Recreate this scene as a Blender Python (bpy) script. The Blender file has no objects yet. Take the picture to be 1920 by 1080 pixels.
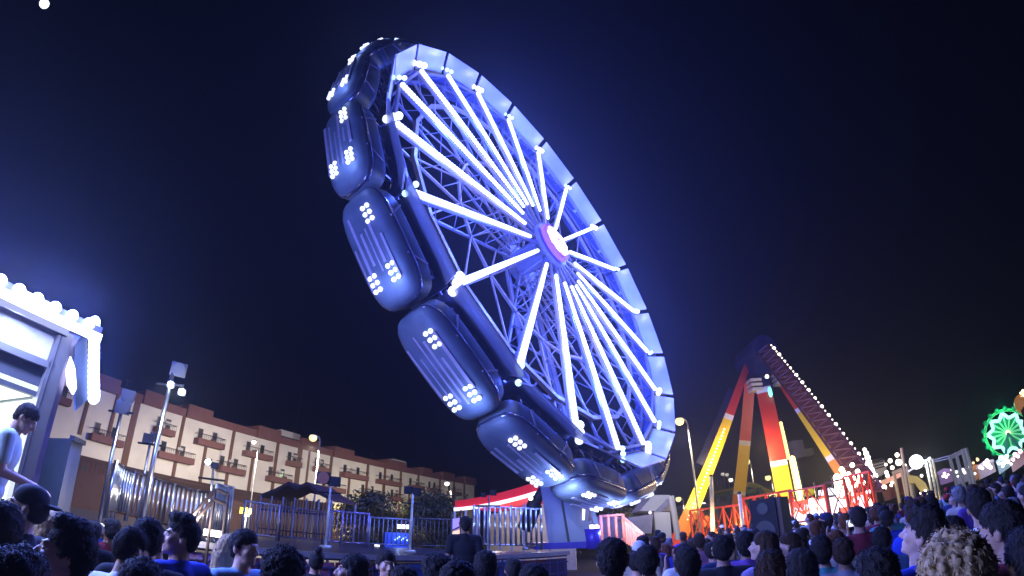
import bpy, bmesh, math, random
from math import sin, cos, pi, radians, hypot, atan2, sqrt
from mathutils import Vector, Matrix, noise, Euler
random.seed(7)
V = Vector
sc = bpy.context.scene
COL = sc.collection

# ------------------------------------------------------------------ camera, sky, exposure
EZ = 1.85                                   # camera height above the ground, metres
F, PITCH, ROLL = 924.0, radians(28.4), radians(0.72)
fwd = V((0, cos(PITCH), sin(PITCH))); up0 = V((0, -sin(PITCH), cos(PITCH))); rt0 = V((1, 0, 0))
rt = cos(ROLL) * rt0 - sin(ROLL) * up0; upv = sin(ROLL) * rt0 + cos(ROLL) * up0
EYE = V((0, 0, EZ))
cd = bpy.data.cameras.new('camera'); cam = bpy.data.objects.new('camera', cd); COL.objects.link(cam)
cam.matrix_world = Matrix(((rt.x, upv.x, -fwd.x, 0), (rt.y, upv.y, -fwd.y, 0), (rt.z, upv.z, -fwd.z, EZ), (0, 0, 0, 1)))
cd.type = 'PANO'                            # the photograph is a wide action-camera picture: stereographic lens
cd.panorama_type = 'FISHEYE_LENS_POLYNOMIAL'; cd.fisheye_fov = radians(180)
cd.fisheye_polynomial_k0, cd.fisheye_polynomial_k1, cd.fisheye_polynomial_k2 = 0.0, -5.768913777e-02, -1.663489848e-05
cd.fisheye_polynomial_k3, cd.fisheye_polynomial_k4 = 1.907136450e-05, -2.444029467e-07
cd.sensor_fit = 'HORIZONTAL'; cd.sensor_width = 36.0; cd.sensor_height = 20.25
cd.clip_end = 2000; cd.clip_start = 0.05
sc.camera = cam
sc.view_settings.view_transform = 'Standard'; sc.view_settings.look = 'None'
sc.view_settings.exposure = 0.0; sc.view_settings.gamma = 1.0
w = bpy.data.worlds.new('World'); sc.world = w; w.use_nodes = True
bg = w.node_tree.nodes['Background']
bg.inputs[0].default_value = (0.25, 0.3, 0.8, 1); bg.inputs[1].default_value = 0.0035   # night sky
cy = sc.cycles
cy.use_denoising = True
cy.max_bounces = 4; cy.diffuse_bounces = 2; cy.glossy_bounces = 2; cy.transmission_bounces = 3; cy.volume_bounces = 0
cy.transparent_max_bounces = 6; cy.sample_clamp_indirect = 3.0; cy.sample_clamp_direct = 0
cy.caustics_reflective = False; cy.caustics_refractive = False
cy.volume_step_rate = 4.0

# ------------------------------------------------------------------ authoring help
def ray(px, py):
    dx, dy = px - 960, 540 - py; r = hypot(dx, dy); a = 2 * math.atan(r / (2 * F))
    return (cos(a) * fwd + sin(a) * (dx / r * rt + dy / r * upv)).normalized()
def onz(px, py, z):
    r = ray(px, py); return EYE + r * ((z - EZ) / r.z)
def onr(px, py, rho):                       # point at horizontal distance rho
    r = ray(px, py); return EYE + r * (rho / hypot(r.x, r.y))
def proj(p):
    d = (V(p) - EYE).normalized(); a = math.acos(max(-1, min(1, d.dot(fwd)))); R = 2 * F * math.tan(a / 2)
    x, y = d.dot(rt), d.dot(upv); h = hypot(x, y) + 1e-12
    return 960 + R * x / h, 540 - R * y / h

# ------------------------------------------------------------------ materials
_m = {}
def mat(name, col=(.5, .5, .5), rough=.6, metal=0.0, var=.25, scale=6.0, bump=0.0, emit=None, est=0.0, light=False, spec=.5, alpha=1.0, trans=0.0):
    if name in _m: return _m[name]
    m = bpy.data.materials.new(name); m.use_nodes = True; nt = m.node_tree; b = nt.nodes['Principled BSDF']
    b.inputs['Roughness'].default_value = rough; b.inputs['Metallic'].default_value = metal
    b.inputs['Specular IOR Level'].default_value = spec
    b.inputs['Base Color'].default_value = (*col, 1)
    if var > 0:
        tc = nt.nodes.new('ShaderNodeTexCoord'); nz = nt.nodes.new('ShaderNodeTexNoise'); nz.inputs['Scale'].default_value = scale
        nz.inputs['Detail'].default_value = 5
        nt.links.new(tc.outputs['Object'], nz.inputs['Vector'])
        mx = nt.nodes.new('ShaderNodeMix'); mx.data_type = 'RGBA'
        mx.inputs[6].default_value = (*[c * (1 - var) for c in col], 1); mx.inputs[7].default_value = (*[min(1, c * (1 + var)) for c in col], 1)
        nt.links.new(nz.outputs['Fac'], mx.inputs[0]); nt.links.new(mx.outputs[2], b.inputs['Base Color'])
        if bump:
            bp = nt.nodes.new('ShaderNodeBump'); bp.inputs['Strength'].default_value = bump
            nt.links.new(nz.outputs['Fac'], bp.inputs['Height']); nt.links.new(bp.outputs['Normal'], b.inputs['Normal'])
    if emit:
        b.inputs['Emission Color'].default_value = (*emit, 1); b.inputs['Emission Strength'].default_value = est
    if trans: b.inputs['Transmission Weight'].default_value = trans
    if alpha < 1: b.inputs['Alpha'].default_value = alpha
    m.cycles.emission_sampling = 'AUTO' if light else 'NONE'
    _m[name] = m; return m

# ------------------------------------------------------------------ mesh builder
class MB:
    def __init__(s): s.v = []; s.f = []; s.mi = []; s.m = 0
    def add(s, vs, fs):
        n = len(s.v); s.v += [V(p) for p in vs]; s.f += [tuple(n + i for i in f) for f in fs]; s.mi += [s.m] * len(fs); return s
    def box(s, c, d, ax=None):
        c = V(c); X, Y, Z = ax if ax else (V((1, 0, 0)), V((0, 1, 0)), V((0, 0, 1)))
        a, b, e = X * d[0] / 2, Y * d[1] / 2, Z * d[2] / 2
        vs = [c + i * a + j * b + k * e for k in (-1, 1) for j in (-1, 1) for i in (-1, 1)]
        return s.add(vs, [(0, 2, 3, 1), (4, 5, 7, 6), (0, 1, 5, 4), (2, 6, 7, 3), (0, 4, 6, 2), (1, 3, 7, 5)])
    def bar(s, p, q, wd, hg=None, upd=V((0, 0, 1))):
        p, q = V(p), V(q); hg = hg or wd; d = q - p; L = d.length
        if L < 1e-6: return s
        d /= L; x = d.cross(upd)
        if x.length < 1e-3: x = d.cross(V((1, 0, 0)))
        x.normalize(); y = x.cross(d)
        return s.box((p + q) / 2, (wd, L, hg), (x, d, y))
    def tube(s, p, q, r0, r1=None, n=8, cap=True):
        p, q = V(p), V(q); r1 = r0 if r1 is None else r1; d = (q - p)
        if d.length < 1e-6: return s
        d.normalize(); x = d.orthogonal().normalized(); y = d.cross(x)
        vs = [c + r * (cos(2 * pi * i / n) * x + sin(2 * pi * i / n) * y) for c, r in ((p, r0), (q, r1)) for i in range(n)]
        fs = [(i, (i + 1) % n, n + (i + 1) % n, n + i) for i in range(n)]
        if cap: fs += [tuple(range(n - 1, -1, -1)), tuple(range(n, 2 * n))]
        return s.add(vs, fs)
    def path(s, pts, r, n=6):
        for a, b in zip(pts, pts[1:]): s.tube(a, b, r, r, n)
        return s
    def ball(s, c, r, n=8, k=6, ax=None, rad=None, e=1.0):
        c = V(c); X, Y, Z = ax if ax else (V((1, 0, 0)), V((0, 1, 0)), V((0, 0, 1))); R = rad or (r, r, r)
        sg = lambda a: math.copysign(abs(a) ** e, a)
        vs = [c - Z * R[2]]
        for j in range(1, k):
            t = -pi / 2 + pi * j / k
            for i in range(n):
                a = 2 * pi * i / n
                vs.append(c + X * R[0] * sg(cos(t)) * sg(cos(a)) + Y * R[1] * sg(cos(t)) * sg(sin(a)) + Z * R[2] * sg(sin(t)))
        vs.append(c + Z * R[2]); fs = [(0, 1 + (i + 1) % n, 1 + i) for i in range(n)]
        for j in range(k - 2):
            for i in range(n):
                a = 1 + j * n + i; b = 1 + j * n + (i + 1) % n; fs.append((a, b, b + n, a + n))
        l = len(vs) - 1; o = 1 + (k - 2) * n
        fs += [(o + i, o + (i + 1) % n, l) for i in range(n)]
        return s.add(vs, fs)
    def prism(s, poly, ext):                # poly: points in space, ext: vector
        n = len(poly); ext = V(ext); vs = [V(p) for p in poly] + [V(p) + ext for p in poly]
        return s.add(vs, [tuple(range(n - 1, -1, -1)), tuple(range(n, 2 * n))] + [(i, (i + 1) % n, n + (i + 1) % n, n + i) for i in range(n)])
    def quad(s, a, b, c, d): return s.add([a, b, c, d], [(0, 1, 2, 3)])
    def build(s, name, m, parent=None, smooth=False, loc=None):
        me = bpy.data.meshes.new(name); o = bpy.data.objects.new(name, me); COL.objects.link(o)
        off = V((0, 0, 0))
        q = parent
        if parent is not None:
            o.parent = parent
            while q is not None: off = off + q.location; q = q.parent
        elif loc is not None: off = V(loc); o.location = off
        me.from_pydata([p - off for p in s.v], [], s.f)
        for x in (m if isinstance(m, (list, tuple)) else [m]): me.materials.append(x)
        if isinstance(m, (list, tuple)): me.polygons.foreach_set('material_index', s.mi)
        if smooth: me.polygons.foreach_set('use_smooth', [True] * len(me.polygons))
        bm = bmesh.new(); bm.from_mesh(me); bmesh.ops.recalc_face_normals(bm, faces=bm.faces); bm.to_mesh(me); bm.free()
        me.update(); return o
def build_each(mb, name, m, parent, smooth=False):   # every loose piece becomes a part of its own
    par = list(range(len(mb.v)))
    def find(a):
        while par[a] != a: par[a] = par[par[a]]; a = par[a]
        return a
    for f in mb.f:
        for i in f[1:]: par[find(i)] = find(f[0])
    gr = {}
    for f in mb.f: gr.setdefault(find(f[0]), []).append(f)
    for fs in gr.values():
        n = MB(); ids = sorted({i for f in fs for i in f}); mp = {i: k for k, i in enumerate(ids)}
        n.add([mb.v[i] for i in ids], [tuple(mp[i] for i in f) for f in fs]); n.build(name, m, parent, smooth)
def thing(name, label, cat, loc=(0, 0, 0), group=None):
    o = bpy.data.objects.new(name, None); COL.objects.link(o); o.location = V(loc); o.empty_display_size = .2
    o['label'] = label; o['category'] = cat
    if group: o['group'] = group
    return o
def tag(o, label, cat, group=None):
    o['label'] = label; o['category'] = cat
    if group: o['group'] = group
    return o
def lamp(name, loc, power, col, size=.1, parent=None, aim=None):
    l = bpy.data.lights.new(name, 'SPOT' if aim else 'POINT'); l.energy = power; l.color = col; l.shadow_soft_size = size
    o = bpy.data.objects.new(name, l); COL.objects.link(o); o.location = V(loc)
    if aim: l.spot_size = radians(168); l.spot_blend = .6; o.rotation_euler = V(aim).to_track_quat('-Z', 'Y').to_euler()
    if parent is not None:
        o.parent = parent; off = V((0, 0, 0)); q = parent
        while q is not None: off = off + q.location; q = q.parent
        o.location = V(loc) - off
    return o
WPOW = 3.6    # power of the wheel's and stall's bluish lamps
PPOW = 1.0    # power of the warm fair lamps on the right
HAZE = 0.0010
# ------------------------------------------------------------------ ground
def structure(o): o['kind'] = 'structure'; return o
asphalt = mat('asphalt', (.045, .045, .05), .75, var=.5, scale=1.3, bump=.3)
g = MB(); N_ = 30
gx = [-220, -120, -60, -30, -12, 0, 12, 30, 60, 120, 300]; gy = [-40, -10, 0, 8, 16, 30, 60, 110, 180, 330]
g.add([(x, y, 0) for y in gy for x in gx], [(j * 11 + i, j * 11 + i + 1, (j + 1) * 11 + i + 1, (j + 1) * 11 + i) for j in range(9) for i in range(10)])
structure(g.build('ground', asphalt))
pv = MB(); bD = V((.44878476, .89363988, 0)); bN = V((bD.y, -bD.x, 0)); SB = 1.3
def BW(u, z, out=0):                       # a point of the apartment front (survey metres along it, height), out = towards the fair
    p = V((-21.313, 50.326, 0)) + bD * u
    q = EYE + (V((p.x, p.y, z + (EZ - 1.95))) - EYE) * SB
    return q + bN * out
pv.prism([BW(-34, 0, 2.4) .xy.to_3d(), BW(42, 0, 2.4).xy.to_3d(), BW(42, 0, 4.8).xy.to_3d(), BW(-34, 0, 4.8).xy.to_3d()], (0, 0, .14))
structure(pv.build('pavement', mat('paving', (.25, .24, .22), .8, scale=3)))

# ------------------------------------------------------------------ apartment row
cream = mat('cream_render', (.76, .72, .63), .85, var=.22, scale=.55, bump=.1)
terra = mat('terracotta_render', (.19, .088, .078), .85, var=.2, scale=1.2, bump=.1)
brownp = mat('brown_pilaster', (.16, .085, .055), .85, var=.2)
shutter = mat('dark_shutter', (.05, .045, .045), .6, var=.3)
wframe = mat('window_frame', (.5, .48, .45), .5, var=.1)
wglass = mat('window_glass', (.03, .04, .05), .08, var=.3, scale=2)
railm = mat('dark_rail', (.06, .04, .035), .5, metal=.4, var=.2)
pale = mat('pale_concrete', (.55, .53, .5), .8, var=.2)
T = 12.0                                    # depth of the houses
def upr(u0, u1, z0, z1, out0, out1, mb):     # block on the front: along u0..u1, heights, depth out0..out1
    a0, a1 = BW(u0, z0), BW(u1, z0); t0, t1 = BW(u0, z1), BW(u1, z1)
    za, zb = a0.z, t0.z
    if z0 <= -50: za = 0.0
    c = [V((p.x, p.y, 0)) + bN * o for p, o in ((a0, out0), (a1, out0), (a1, out1), (a0, out1))]
    mb.prism([V((p.x, p.y, za)) for p in c], (0, 0, zb - za))
bays = [(-34, -28), (-28, -23.1), (-23.1, -20.9), (-20.9, -18.9), (-18.9, -14.8), (-14.8, -12.2), (-12.2, -9.6), (-9.6, -7.1), (-7.1, -4.4), (-4.4, -1.6), (-1.6, 3.0), (3.0, 6.0), (6.0, 8.9), (8.9, 12.0), (12.0, 15.1), (15.1, 18.9), (18.9, 23.9), (23.9, 27.4), (27.4, 33.4)]
houses = [(-34, -23.1, 'behind the food stall'), (-23.1, -18.9, 'just right of the food stall, with a loggia'), (-18.9, -12.2, 'with a plain tall blank wall strip, behind the tallest floodlight mast'), (-12.2, -7.1, 'behind the twin-head floodlight pole'), (-7.1, -1.6, 'left of the yellow street lamp with a pale roof box'),
          (-1.6, 6.0, 'behind the yellow street lamp'), (6.0, 12.0, 'right of the yellow street lamp'), (12.0, 18.9, 'above the left bushy tree'), (18.9, 27.4, 'behind the right bushy tree'), (27.4, 33.4, 'at the far end of the row beside the red roofed booth')]
attic = [(-23.1, -21.0), (-18.8, -16.7), (-14.7, -12.2), (-7.1, -4.4), (-1.5, .8), (3.1, 6.2), (12.1, 15.9), (19.3, 21.6), (24.3, 27.3), (30.3, 33.4), (-31, -28)]
upbal = [(-26.5, -24.5), (-17.4, -15.7), (-13.5, -10.8), (-8.4, -5.4), (-3.2, -1.7), (.4, 2.1), (4.4, 8.3), (10.4, 14.4), (16.6, 19.2), (20.9, 23.1), (25.6, 28.3)]
lobal = [(-30, -27), (-22.4, -19.8), (-16.8, -13.5), (-10.9, -8.2), (-5.4, -2.7), (1.6, 4.8), (7.7, 10.7), (13, 15), (21, 24), (29.6, 31.6)]
pils = [-23.1, -20.9, -14.8, -9.6, -4.4, 3.0, 8.9, 12.0, 15.1, 18.8, 23.8, 27.4, 30.3]
pilw = [(-20.6 + 1.2, -18.9), (-1.75, -1.2), (-.9 + .6, -.1)]
pillo = [-12.2, -7.1, -1.4, 6.0, 11.9, 17.0]
rb = random.Random(3)
def window(mbu, u, z, wd, hg, root):
    f = MB(); upr(u - wd / 2, u + wd / 2, z, z + hg, .0, .09, f); o = f.build('window', wframe, root)
    s_ = MB(); dark = rb.random() < .75
    upr(u - wd / 2 + .05, u + wd / 2 - .05, z + .04, z + hg - .05, .09, .13, s_); s_.build('pane' if not dark else 'shutter', shutter if dark else wglass, o)
for hi, (h0, h1, where) in enumerate(houses):
    mid = (h0 + h1) / 2
    root = thing('apartment_house', 'cream and terracotta house ' + where, 'house', V((BW(mid, 0).x, BW(mid, 0).y, 0)), 'apartment houses in the row')
    m = MB(); upr(h0, h1, -99, 10.0, -T, 0, m); m.build('wall', cream, root)
    m = MB(); upr(h0, h1, -99, 4.9, 0, .12, m); m.build('ground_floor', mat('maroon_base', (.06, .03, .028), .85, var=.5, scale=.8), root)
    m = MB(); upr(h0, h1, 10.0, 10.7, -T, .1, m); pr = m.build('parapet', terra, root)
    if hi in (2, 4, 7):
        m = MB(); u0 = [-20.2, 0, -4.0, 0, -4.0][hi] if hi < 5 else 13.9; upr(u0 + (1.6 if hi == 2 else 0), u0 + 2.6, 10.9, 11.5, -2.5, -.4, m); m.build('roof_box', pale, pr)
        m = MB(); upr(u0 + (1.7 if hi == 2 else .1), u0 + 2.5, 10.7, 10.9, -2.3, -.6, m); m.build('roof_box_gap_shade', shutter, pr)  # dark block stands in for the shaded gap under the roof box
    for a0, a1 in attic:
        if h0 <= (a0 + a1) / 2 < h1: m = MB(); upr(a0, a1, 10.0, 11.15, -6, .45, m); m.build('attic_block', terra, root)
    for p in pils:
        if h0 <= p < h1: m = MB(); upr(p - .13, p + .13, 4.9 if p > -20 else 6.3, 10.0, 0, .22, m); m.build('pilaster', brownp, root)
    for p0, p1 in pilw:
        if h0 <= p0 < h1: m = MB(); upr(p0, p1, 4.9, 10.0, 0, .16, m); m.build('pilaster', brownp, root)
    for p in pillo:
        if h0 - .01 <= p < h1: m = MB(); upr(p - .12, p + .12, 4.9, 8.0, 0, .22, m); m.build('pilaster', brownp, root)
    for bl, zf in ((upbal, 7.95), (lobal, 6.1)):
        for b0, b1 in bl:
            if not h0 <= (b0 + b1) / 2 < h1: continue
            m = MB(); upr(b0, b1, zf, zf + .12, .1, 1.25, m)
            upr(b0, b1, zf + .12, zf + .52, 1.13, 1.25, m); upr(b0, b0 + .08, zf + .12, zf + .52, .1, 1.13, m); upr(b1 - .08, b1, zf + .12, zf + .52, .1, 1.13, m)
            bo = m.build('balcony', terra, root)
            m = MB(); p, q = BW(b0, zf + .92, 1.2), BW(b1, zf + .92, 1.2); m.tube(p, q, .035); n = int((q - p).length / .22)
            for i in range(n + 1):
                a = p.lerp(q, i / max(1, n)); m.tube(a, a - V((0, 0, .52)), .014, n=4)
            m.tube(p, BW(b0, zf + .92, .1), .03); m.tube(q, BW(b1, zf + .92, .1), .03); m.build('railing', railm, bo)
            for k, fr in enumerate((.2, .74) if b1 - b0 > 2 else (.28, .75)):
                window(m, b0 + (b1 - b0) * fr, zf + .13, .52, 1.35, root)
            m = MB(); uu = b0 + rb.uniform(.35, .6) * (b1 - b0); upr(uu, uu + .5, zf + .95, zf + 1.25, .02, .3, m)
            if rb.random() < .6: m.build('air_conditioner', pale, root)
            if rb.random() < .7:              # potted plants, screens and chests standing on the balcony
                m = MB(); uu = b0 + rb.uniform(.25, .8) * (b1 - b0); upr(uu, uu + .35, zf + .13, zf + .75, .25, .7, m); m.build('screen', mat('balcony_screen', (.12, .1, .09), .8), bo)
    for q in range(int((h1 - h0) / 1.9)):
        uu = h0 + 1.0 + q * 1.9
        if all(abs(uu - p) > .5 for p in pils + pillo): window(m, uu, 3.1, .5, 1.1, root)
r_ = thing('lit_window', 'single dim greenish lit window on a lower balcony left of the yellow street lamp', 'window', V((BW(-3.6, 0).x, BW(-3.6, 0).y, 0)))
m = MB(); upr(-3.75, -3.3, 6.3, 7.3, .14, .17, m); m.build('pane', mat('green_window', (.5, .6, .4), .3, emit=(.55, .7, .45), est=.5), r_); m = MB(); upr(-3.8, -3.25, 7.3, 7.36, .14, .2, m); m.build('lintel', wframe, r_)
for u_, h_ in ((-20, 1.3), (-13.4, 1.6), (-5.5, 1.2), (2, 1.8), (7.2, 1.1), (10.8, 1.5), (17.6, 1.2), (22.5, 1.6), (29, 1.2)):
    b_ = BW(u_, 10.75, -1.5); r_ = thing('roof_aerial', 'thin television aerial on the apartment roofs', 'aerial', b_, 'television aerials on the roofs'); m = MB(); m.tube(b_ - V((0, 0, .4)), b_ + V((0, 0, h_)), .025, n=5); m.build('pole', railm, r_)
    m = MB(); m.tube(b_ + V((-.5, 0, h_ * .95)), b_ + V((.5, .1, h_ * .95)), .015, n=4)
    for q in range(5): m.tube(b_ + V((-.4 + .2 * q, -.25, h_ * .95)), b_ + V((-.4 + .2 * q, .25, h_ * .95)), .012, n=4)
    m.build('antenna', railm, r_)
# low wall with railing before the houses
for i, (u0, u1, where) in enumerate([(-34, -18, 'left of the tallest mast'), (-17.4, -3, 'behind the open canopy frame'), (-2.4, 14, 'behind the left bushy tree')]):
    r = thing('boundary_wall', 'low terracotta wall with dark iron railing, ' + where, 'wall', V((BW(u0, 0).x, BW(u0, 0).y, 0)), 'low walls before the houses')
    m = MB(); upr(u0, u1, -99, 3.6, 6.4, 6.7, m); m.build('wall', mat('maroon_base'), r)
    m = MB(); p, q = BW(u0, 4.3, 6.55), BW(u1, 4.3, 6.55); m.tube(p, q, .04); n = int((q - p).length / .4)
    for k in range(n + 1): a = p.lerp(q, k / n); m.tube(a, a - V((0, 0, .95)), .02, n=4)
    m.build('railing', railm, r)

# ------------------------------------------------------------------ trees
barkm = mat('bark', (.09, .07, .05), .9, scale=4, bump=.4)
def leafmat(nm, c):
    return mat(nm, c, .6, var=.55, scale=.9)
leafA = leafmat('olive_leaf', (.10, .095, .022)); leafB = leafmat('dark_leaf', (.085, .095, .028)); leafC = leafmat('pale_leaf', (.09, .10, .04))
def tree(px, py_top, rho, wid, label, cat='tree', lm=None, nl=9500, seed=1, low=.16):
    rd = random.Random(seed); top = onr(px, py_top, rho); base = V((top.x, top.y, 0)); H = top.z
    r = thing('olive_tree', label, cat, base)
    m = MB(); segs = []
    def limb(p, d, L, r0, lv):
        q = p
        for i in range(4):
            d2 = (d + V((rd.uniform(-.25, .25), rd.uniform(-.25, .25), rd.uniform(-.05, .2)))).normalized(); q2 = q + d2 * L / 4
            m.tube(q, q2, r0 * (1 - i * .18), r0 * (1 - (i + 1) * .18), 7); q, d = q2, d2
            if lv < 2 and i >= 1:
                for _ in range(2): limb(q, (d + V((rd.uniform(-1, 1), rd.uniform(-1, 1), rd.uniform(-.1, .7)))).normalized(), L * .6, r0 * .45, lv + 1)
        segs.append(q)
    limb(base, V((0, 0, 1)), H * .5, .16, 0)
    m.build('trunk', barkm, r, smooth=True)
    lf = MB(); cl = []
    for _ in range(26):
        a = rd.uniform(0, 2 * pi); rr = wid / 2 * sqrt(rd.random()) * .85; zz = rd.uniform(low, .93)
        k = 1 - abs(zz - .5) * .9
        cl.append((base + V((cos(a) * rr * k, sin(a) * rr * k, H * zz)), rd.uniform(.12, .24) * wid))
    for _ in range(nl):
        c, cr = rd.choice(cl); d = V((rd.gauss(0, 1), rd.gauss(0, 1), rd.gauss(0, .8))).normalized() * cr * rd.random() ** .4
        p = c + d
        if p.z < .3 or p.z > H * 1.02: continue
        n = (d.normalized() + V((rd.uniform(-.9, .9), rd.uniform(-.9, .9), rd.uniform(-.5, .9)))).normalized()
        x = n.orthogonal().normalized(); y = n.cross(x); a = rd.uniform(0, 6.28); u = x * cos(a) + y * sin(a); vv = n.cross(u); s = rd.uniform(.08, .2)
        lf.add([p - u * s, p + vv * s * .35, p + u * s, p - vv * s * .35], [(0, 1, 2, 3)])
    lf.build('crown', lm or leafA, r)
tree(693, 927, 33, 6.2, 'wide dark bushy tree left of the thin white-lit pole, before the apartment houses', seed=3)
tree(815, 922, 36, 5.6, 'grey-green bushy tree between the white-lit pole and the red roofed booth', lm=leafB, seed=5)
tree(1292, 955, 46, 4.2, 'small yellow-green tree behind the foot of the leftmost striped pendulum leg', lm=leafC, nl=2600, seed=8)
tree(1162, 950, 40, 7.5, 'dim dark green tree behind the rightmost wheel gondolas and the trailer', lm=leafB, nl=3000, seed=9)

# ------------------------------------------------------------------ street lamps
polem = mat('galvanised_pole', (.42, .42, .43), .45, metal=.6, var=.2)
sod = mat('sodium_lamp', (1, .8, .4), emit=(1.0, .80, .34), est=1.5); wht = mat('white_lamp', (1, 1, 1), emit=(1, .93, .82), est=3)
darkm = mat('dark_metal', (.03, .03, .035), .5, metal=.5, var=.3)
def street_lamp(px, py, rho, rad, label, m=sod, power=0, col=(1, .84, .64), arm=.9, th=.09, base_z=0.0):
    p = onr(px, py, rho); r = thing('street_lamp', label, 'street lamp', (p.x, p.y, base_z), 'street lamps')
    side = rt.normalized() * (arm); q = V((p.x, p.y, 0)) + side * .6; q.z = 0
    m1 = MB(); m1.tube((q.x, q.y, base_z), (q.x, q.y, base_z + .5), th * 1.5, th * 1.4, 10); m1.tube((q.x, q.y, base_z + .5), (q.x, q.y, p.z - .2), th, th * .55, 10)
    m1.path([(q.x, q.y, p.z - .25), (q.x - side.x * .1, q.y, p.z + .05), (p.x + side.x * .15, p.y, p.z + rad * .8)], th * .5); m1.build('pole', polem, r, smooth=True)
    m2 = MB(); m2.ball((p.x, p.y, p.z), rad, 14, 10, rad=(rad, rad, rad * .92)); m2.build('lamp_globe', m, r, smooth=True)
    m3 = MB(); m3.ball((p.x, p.y, p.z + rad * .75), rad, 12, 8, rad=(rad * .75, rad * .75, rad * .4)); m3.build('lamp_cap', darkm, r, smooth=True)
    if power: lamp('lamp_light', (p.x, p.y, p.z - rad - .25), power, col, .15, r, aim=(-.3, .45, -.6) if px < 900 else (0, 0, -1))
PW = 1.0
street_lamp(587, 821, 34, .27, 'tall street lamp glowing yellow before the apartment row', power=16000 * PW)
street_lamp(1274, 790, 33, .30, 'tall street lamp with pale post between the big wheel and the pendulum ride', power=900)
street_lamp(1272, 936, 58, .32, 'low yellow globe lamp behind the cream trailer', power=300)
street_lamp(476, 829, 47, .20, 'small white globe lamp before the upper balconies, left of the yellow lamp', wht, power=6000, col=(1, .88, .74))
street_lamp(838, 907, 62, .30, 'small pale globe lamp at the far end of the apartment row', wht, power=8000, col=(1, .88, .74))
street_lamp(1399, 866, 60, .45, 'yellow street lamp seen against the second striped pendulum leg', power=300)
street_lamp(1440, 896, 75, .42, 'yellow street lamp with bent neck above the coaster track', power=200)
street_lamp(1370, 900, 85, .34, 'distant pinkish globe lamp left of the orange pendulum leg', wht)
street_lamp(1319, 945, 85, .34, 'distant white globe lamp low between the first two pendulum legs', wht)
street_lamp(1349, 966, 70, .3, 'lowest white globe lamp above the red lattice fence', wht)
street_lamp(1355, 889, 70, .25, 'left one of two close thin dim lamp posts beside the coaster track', mat('dim_lamp', (.7, .68, .6), emit=(1, .9, .75), est=.5), arm=.2)
street_lamp(1363, 890, 70, .25, 'right one of two close thin dim lamp posts beside the coaster track', mat('dim_lamp'), arm=.2)

# moon
mo = MB(); pm = EYE + ray(83, 7) * 900; mo.ball(pm, 900 * 9 / 1150, 24, 16); tag(mo.build('moon', mat('moon_light', (1, 1, 1), emit=(.86, .9, 1.0), est=3), smooth=True, loc=pm), 'round white moon in the dark sky at the top left corner', 'moon')
# thin aerial mast far behind the houses
p = onr(567, 728, 95); m = MB(); r = thing('radio_mast', 'very thin dim lattice mast rising in the dark sky behind the yellow street lamp', 'mast', (p.x, p.y, 0))
for k in range(3): a = 2 * pi * k / 3; o = V((cos(a), sin(a), 0)) * .25; m.tube(V((p.x, p.y, 0)) + o, V((p.x, p.y, p.z)) + o * .4, .04, n=4)
for k in range(24):
    for j in range(3):
        a, b = 2 * pi * j / 3, 2 * pi * (j + 1) / 3; z0, z1 = p.z * k / 24, p.z * (k + 1) / 24; m.tube(V((p.x + .22 * cos(a), p.y + .22 * sin(a), z0)), V((p.x + .22 * cos(b), p.y + .22 * sin(b), z1)), .02, n=3)
m.build('lattice', darkm, r); m = MB(); m.tube(p, p + V((0, 0, 1.5)), .03); m.build('antenna', darkm, r)
# ------------------------------------------------------------------ the big wheel ride
WC = V((1.5327, 16.6728, EZ + 10.9165)); wa, wb, wph = .950735957, .221481376, 2.86482054
WN = V((cos(wb) * sin(wa), -cos(wb) * cos(wa), sin(wb))); WU = V((0, 0, 1)).cross(WN).normalized(); WV = WN.cross(WU)
def wp(r, k, h=0.0):                          # k in spoke units
    t = wph + 2 * pi * k / 20; return WC + WN * h + (WU * cos(t) + WV * sin(t)) * r
def wrad(k): t = wph + 2 * pi * k / 20; return WU * cos(t) + WV * sin(t)
def wtan(k): t = wph + 2 * pi * k / 20; return -WU * sin(t) + WV * cos(t)
led = mat('led_tube', (.8, .85, 1), emit=(.86, .93, 1.0), est=1.25)
ledc = mat('led_cool', (.6, .85, 1), emit=(.5, .8, 1.0), est=1.6)
truss = mat('violet_truss_paint', (.15, .14, .18), .45, metal=.3, var=.25)
trussb = mat('brown_truss_paint', (.22, .17, .14), .5, metal=.2, var=.3)
hull = mat('gondola_blue', (.12, .14, .21), .55, metal=.1, var=.7, scale=1.6, bump=.08)
hullr = mat('gondola_trim', (.16, .15, .26), .25, metal=.7, var=.4, scale=1.5)
skirt = mat('skirt_blue', (.05, .06, .16), .5, metal=.2, var=.6, scale=.7)
seatm = mat('seat_padding', (.03, .02, .025), .6, var=.3)
chrome = mat('chrome', (.8, .8, .82), .3, metal=1.0, var=.12, scale=9)
gpan = mat('frosted_panel', (.36, .36, .48), .35, metal=.0, var=.6, scale=.55, alpha=.72)
base = V((1.9, 17.6, 1.45))
W = thing('spinning_wheel_ride', 'huge tilted fairground wheel ride with twenty glowing white spokes and dark blue gondolas', 'wheel ride', base)
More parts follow.
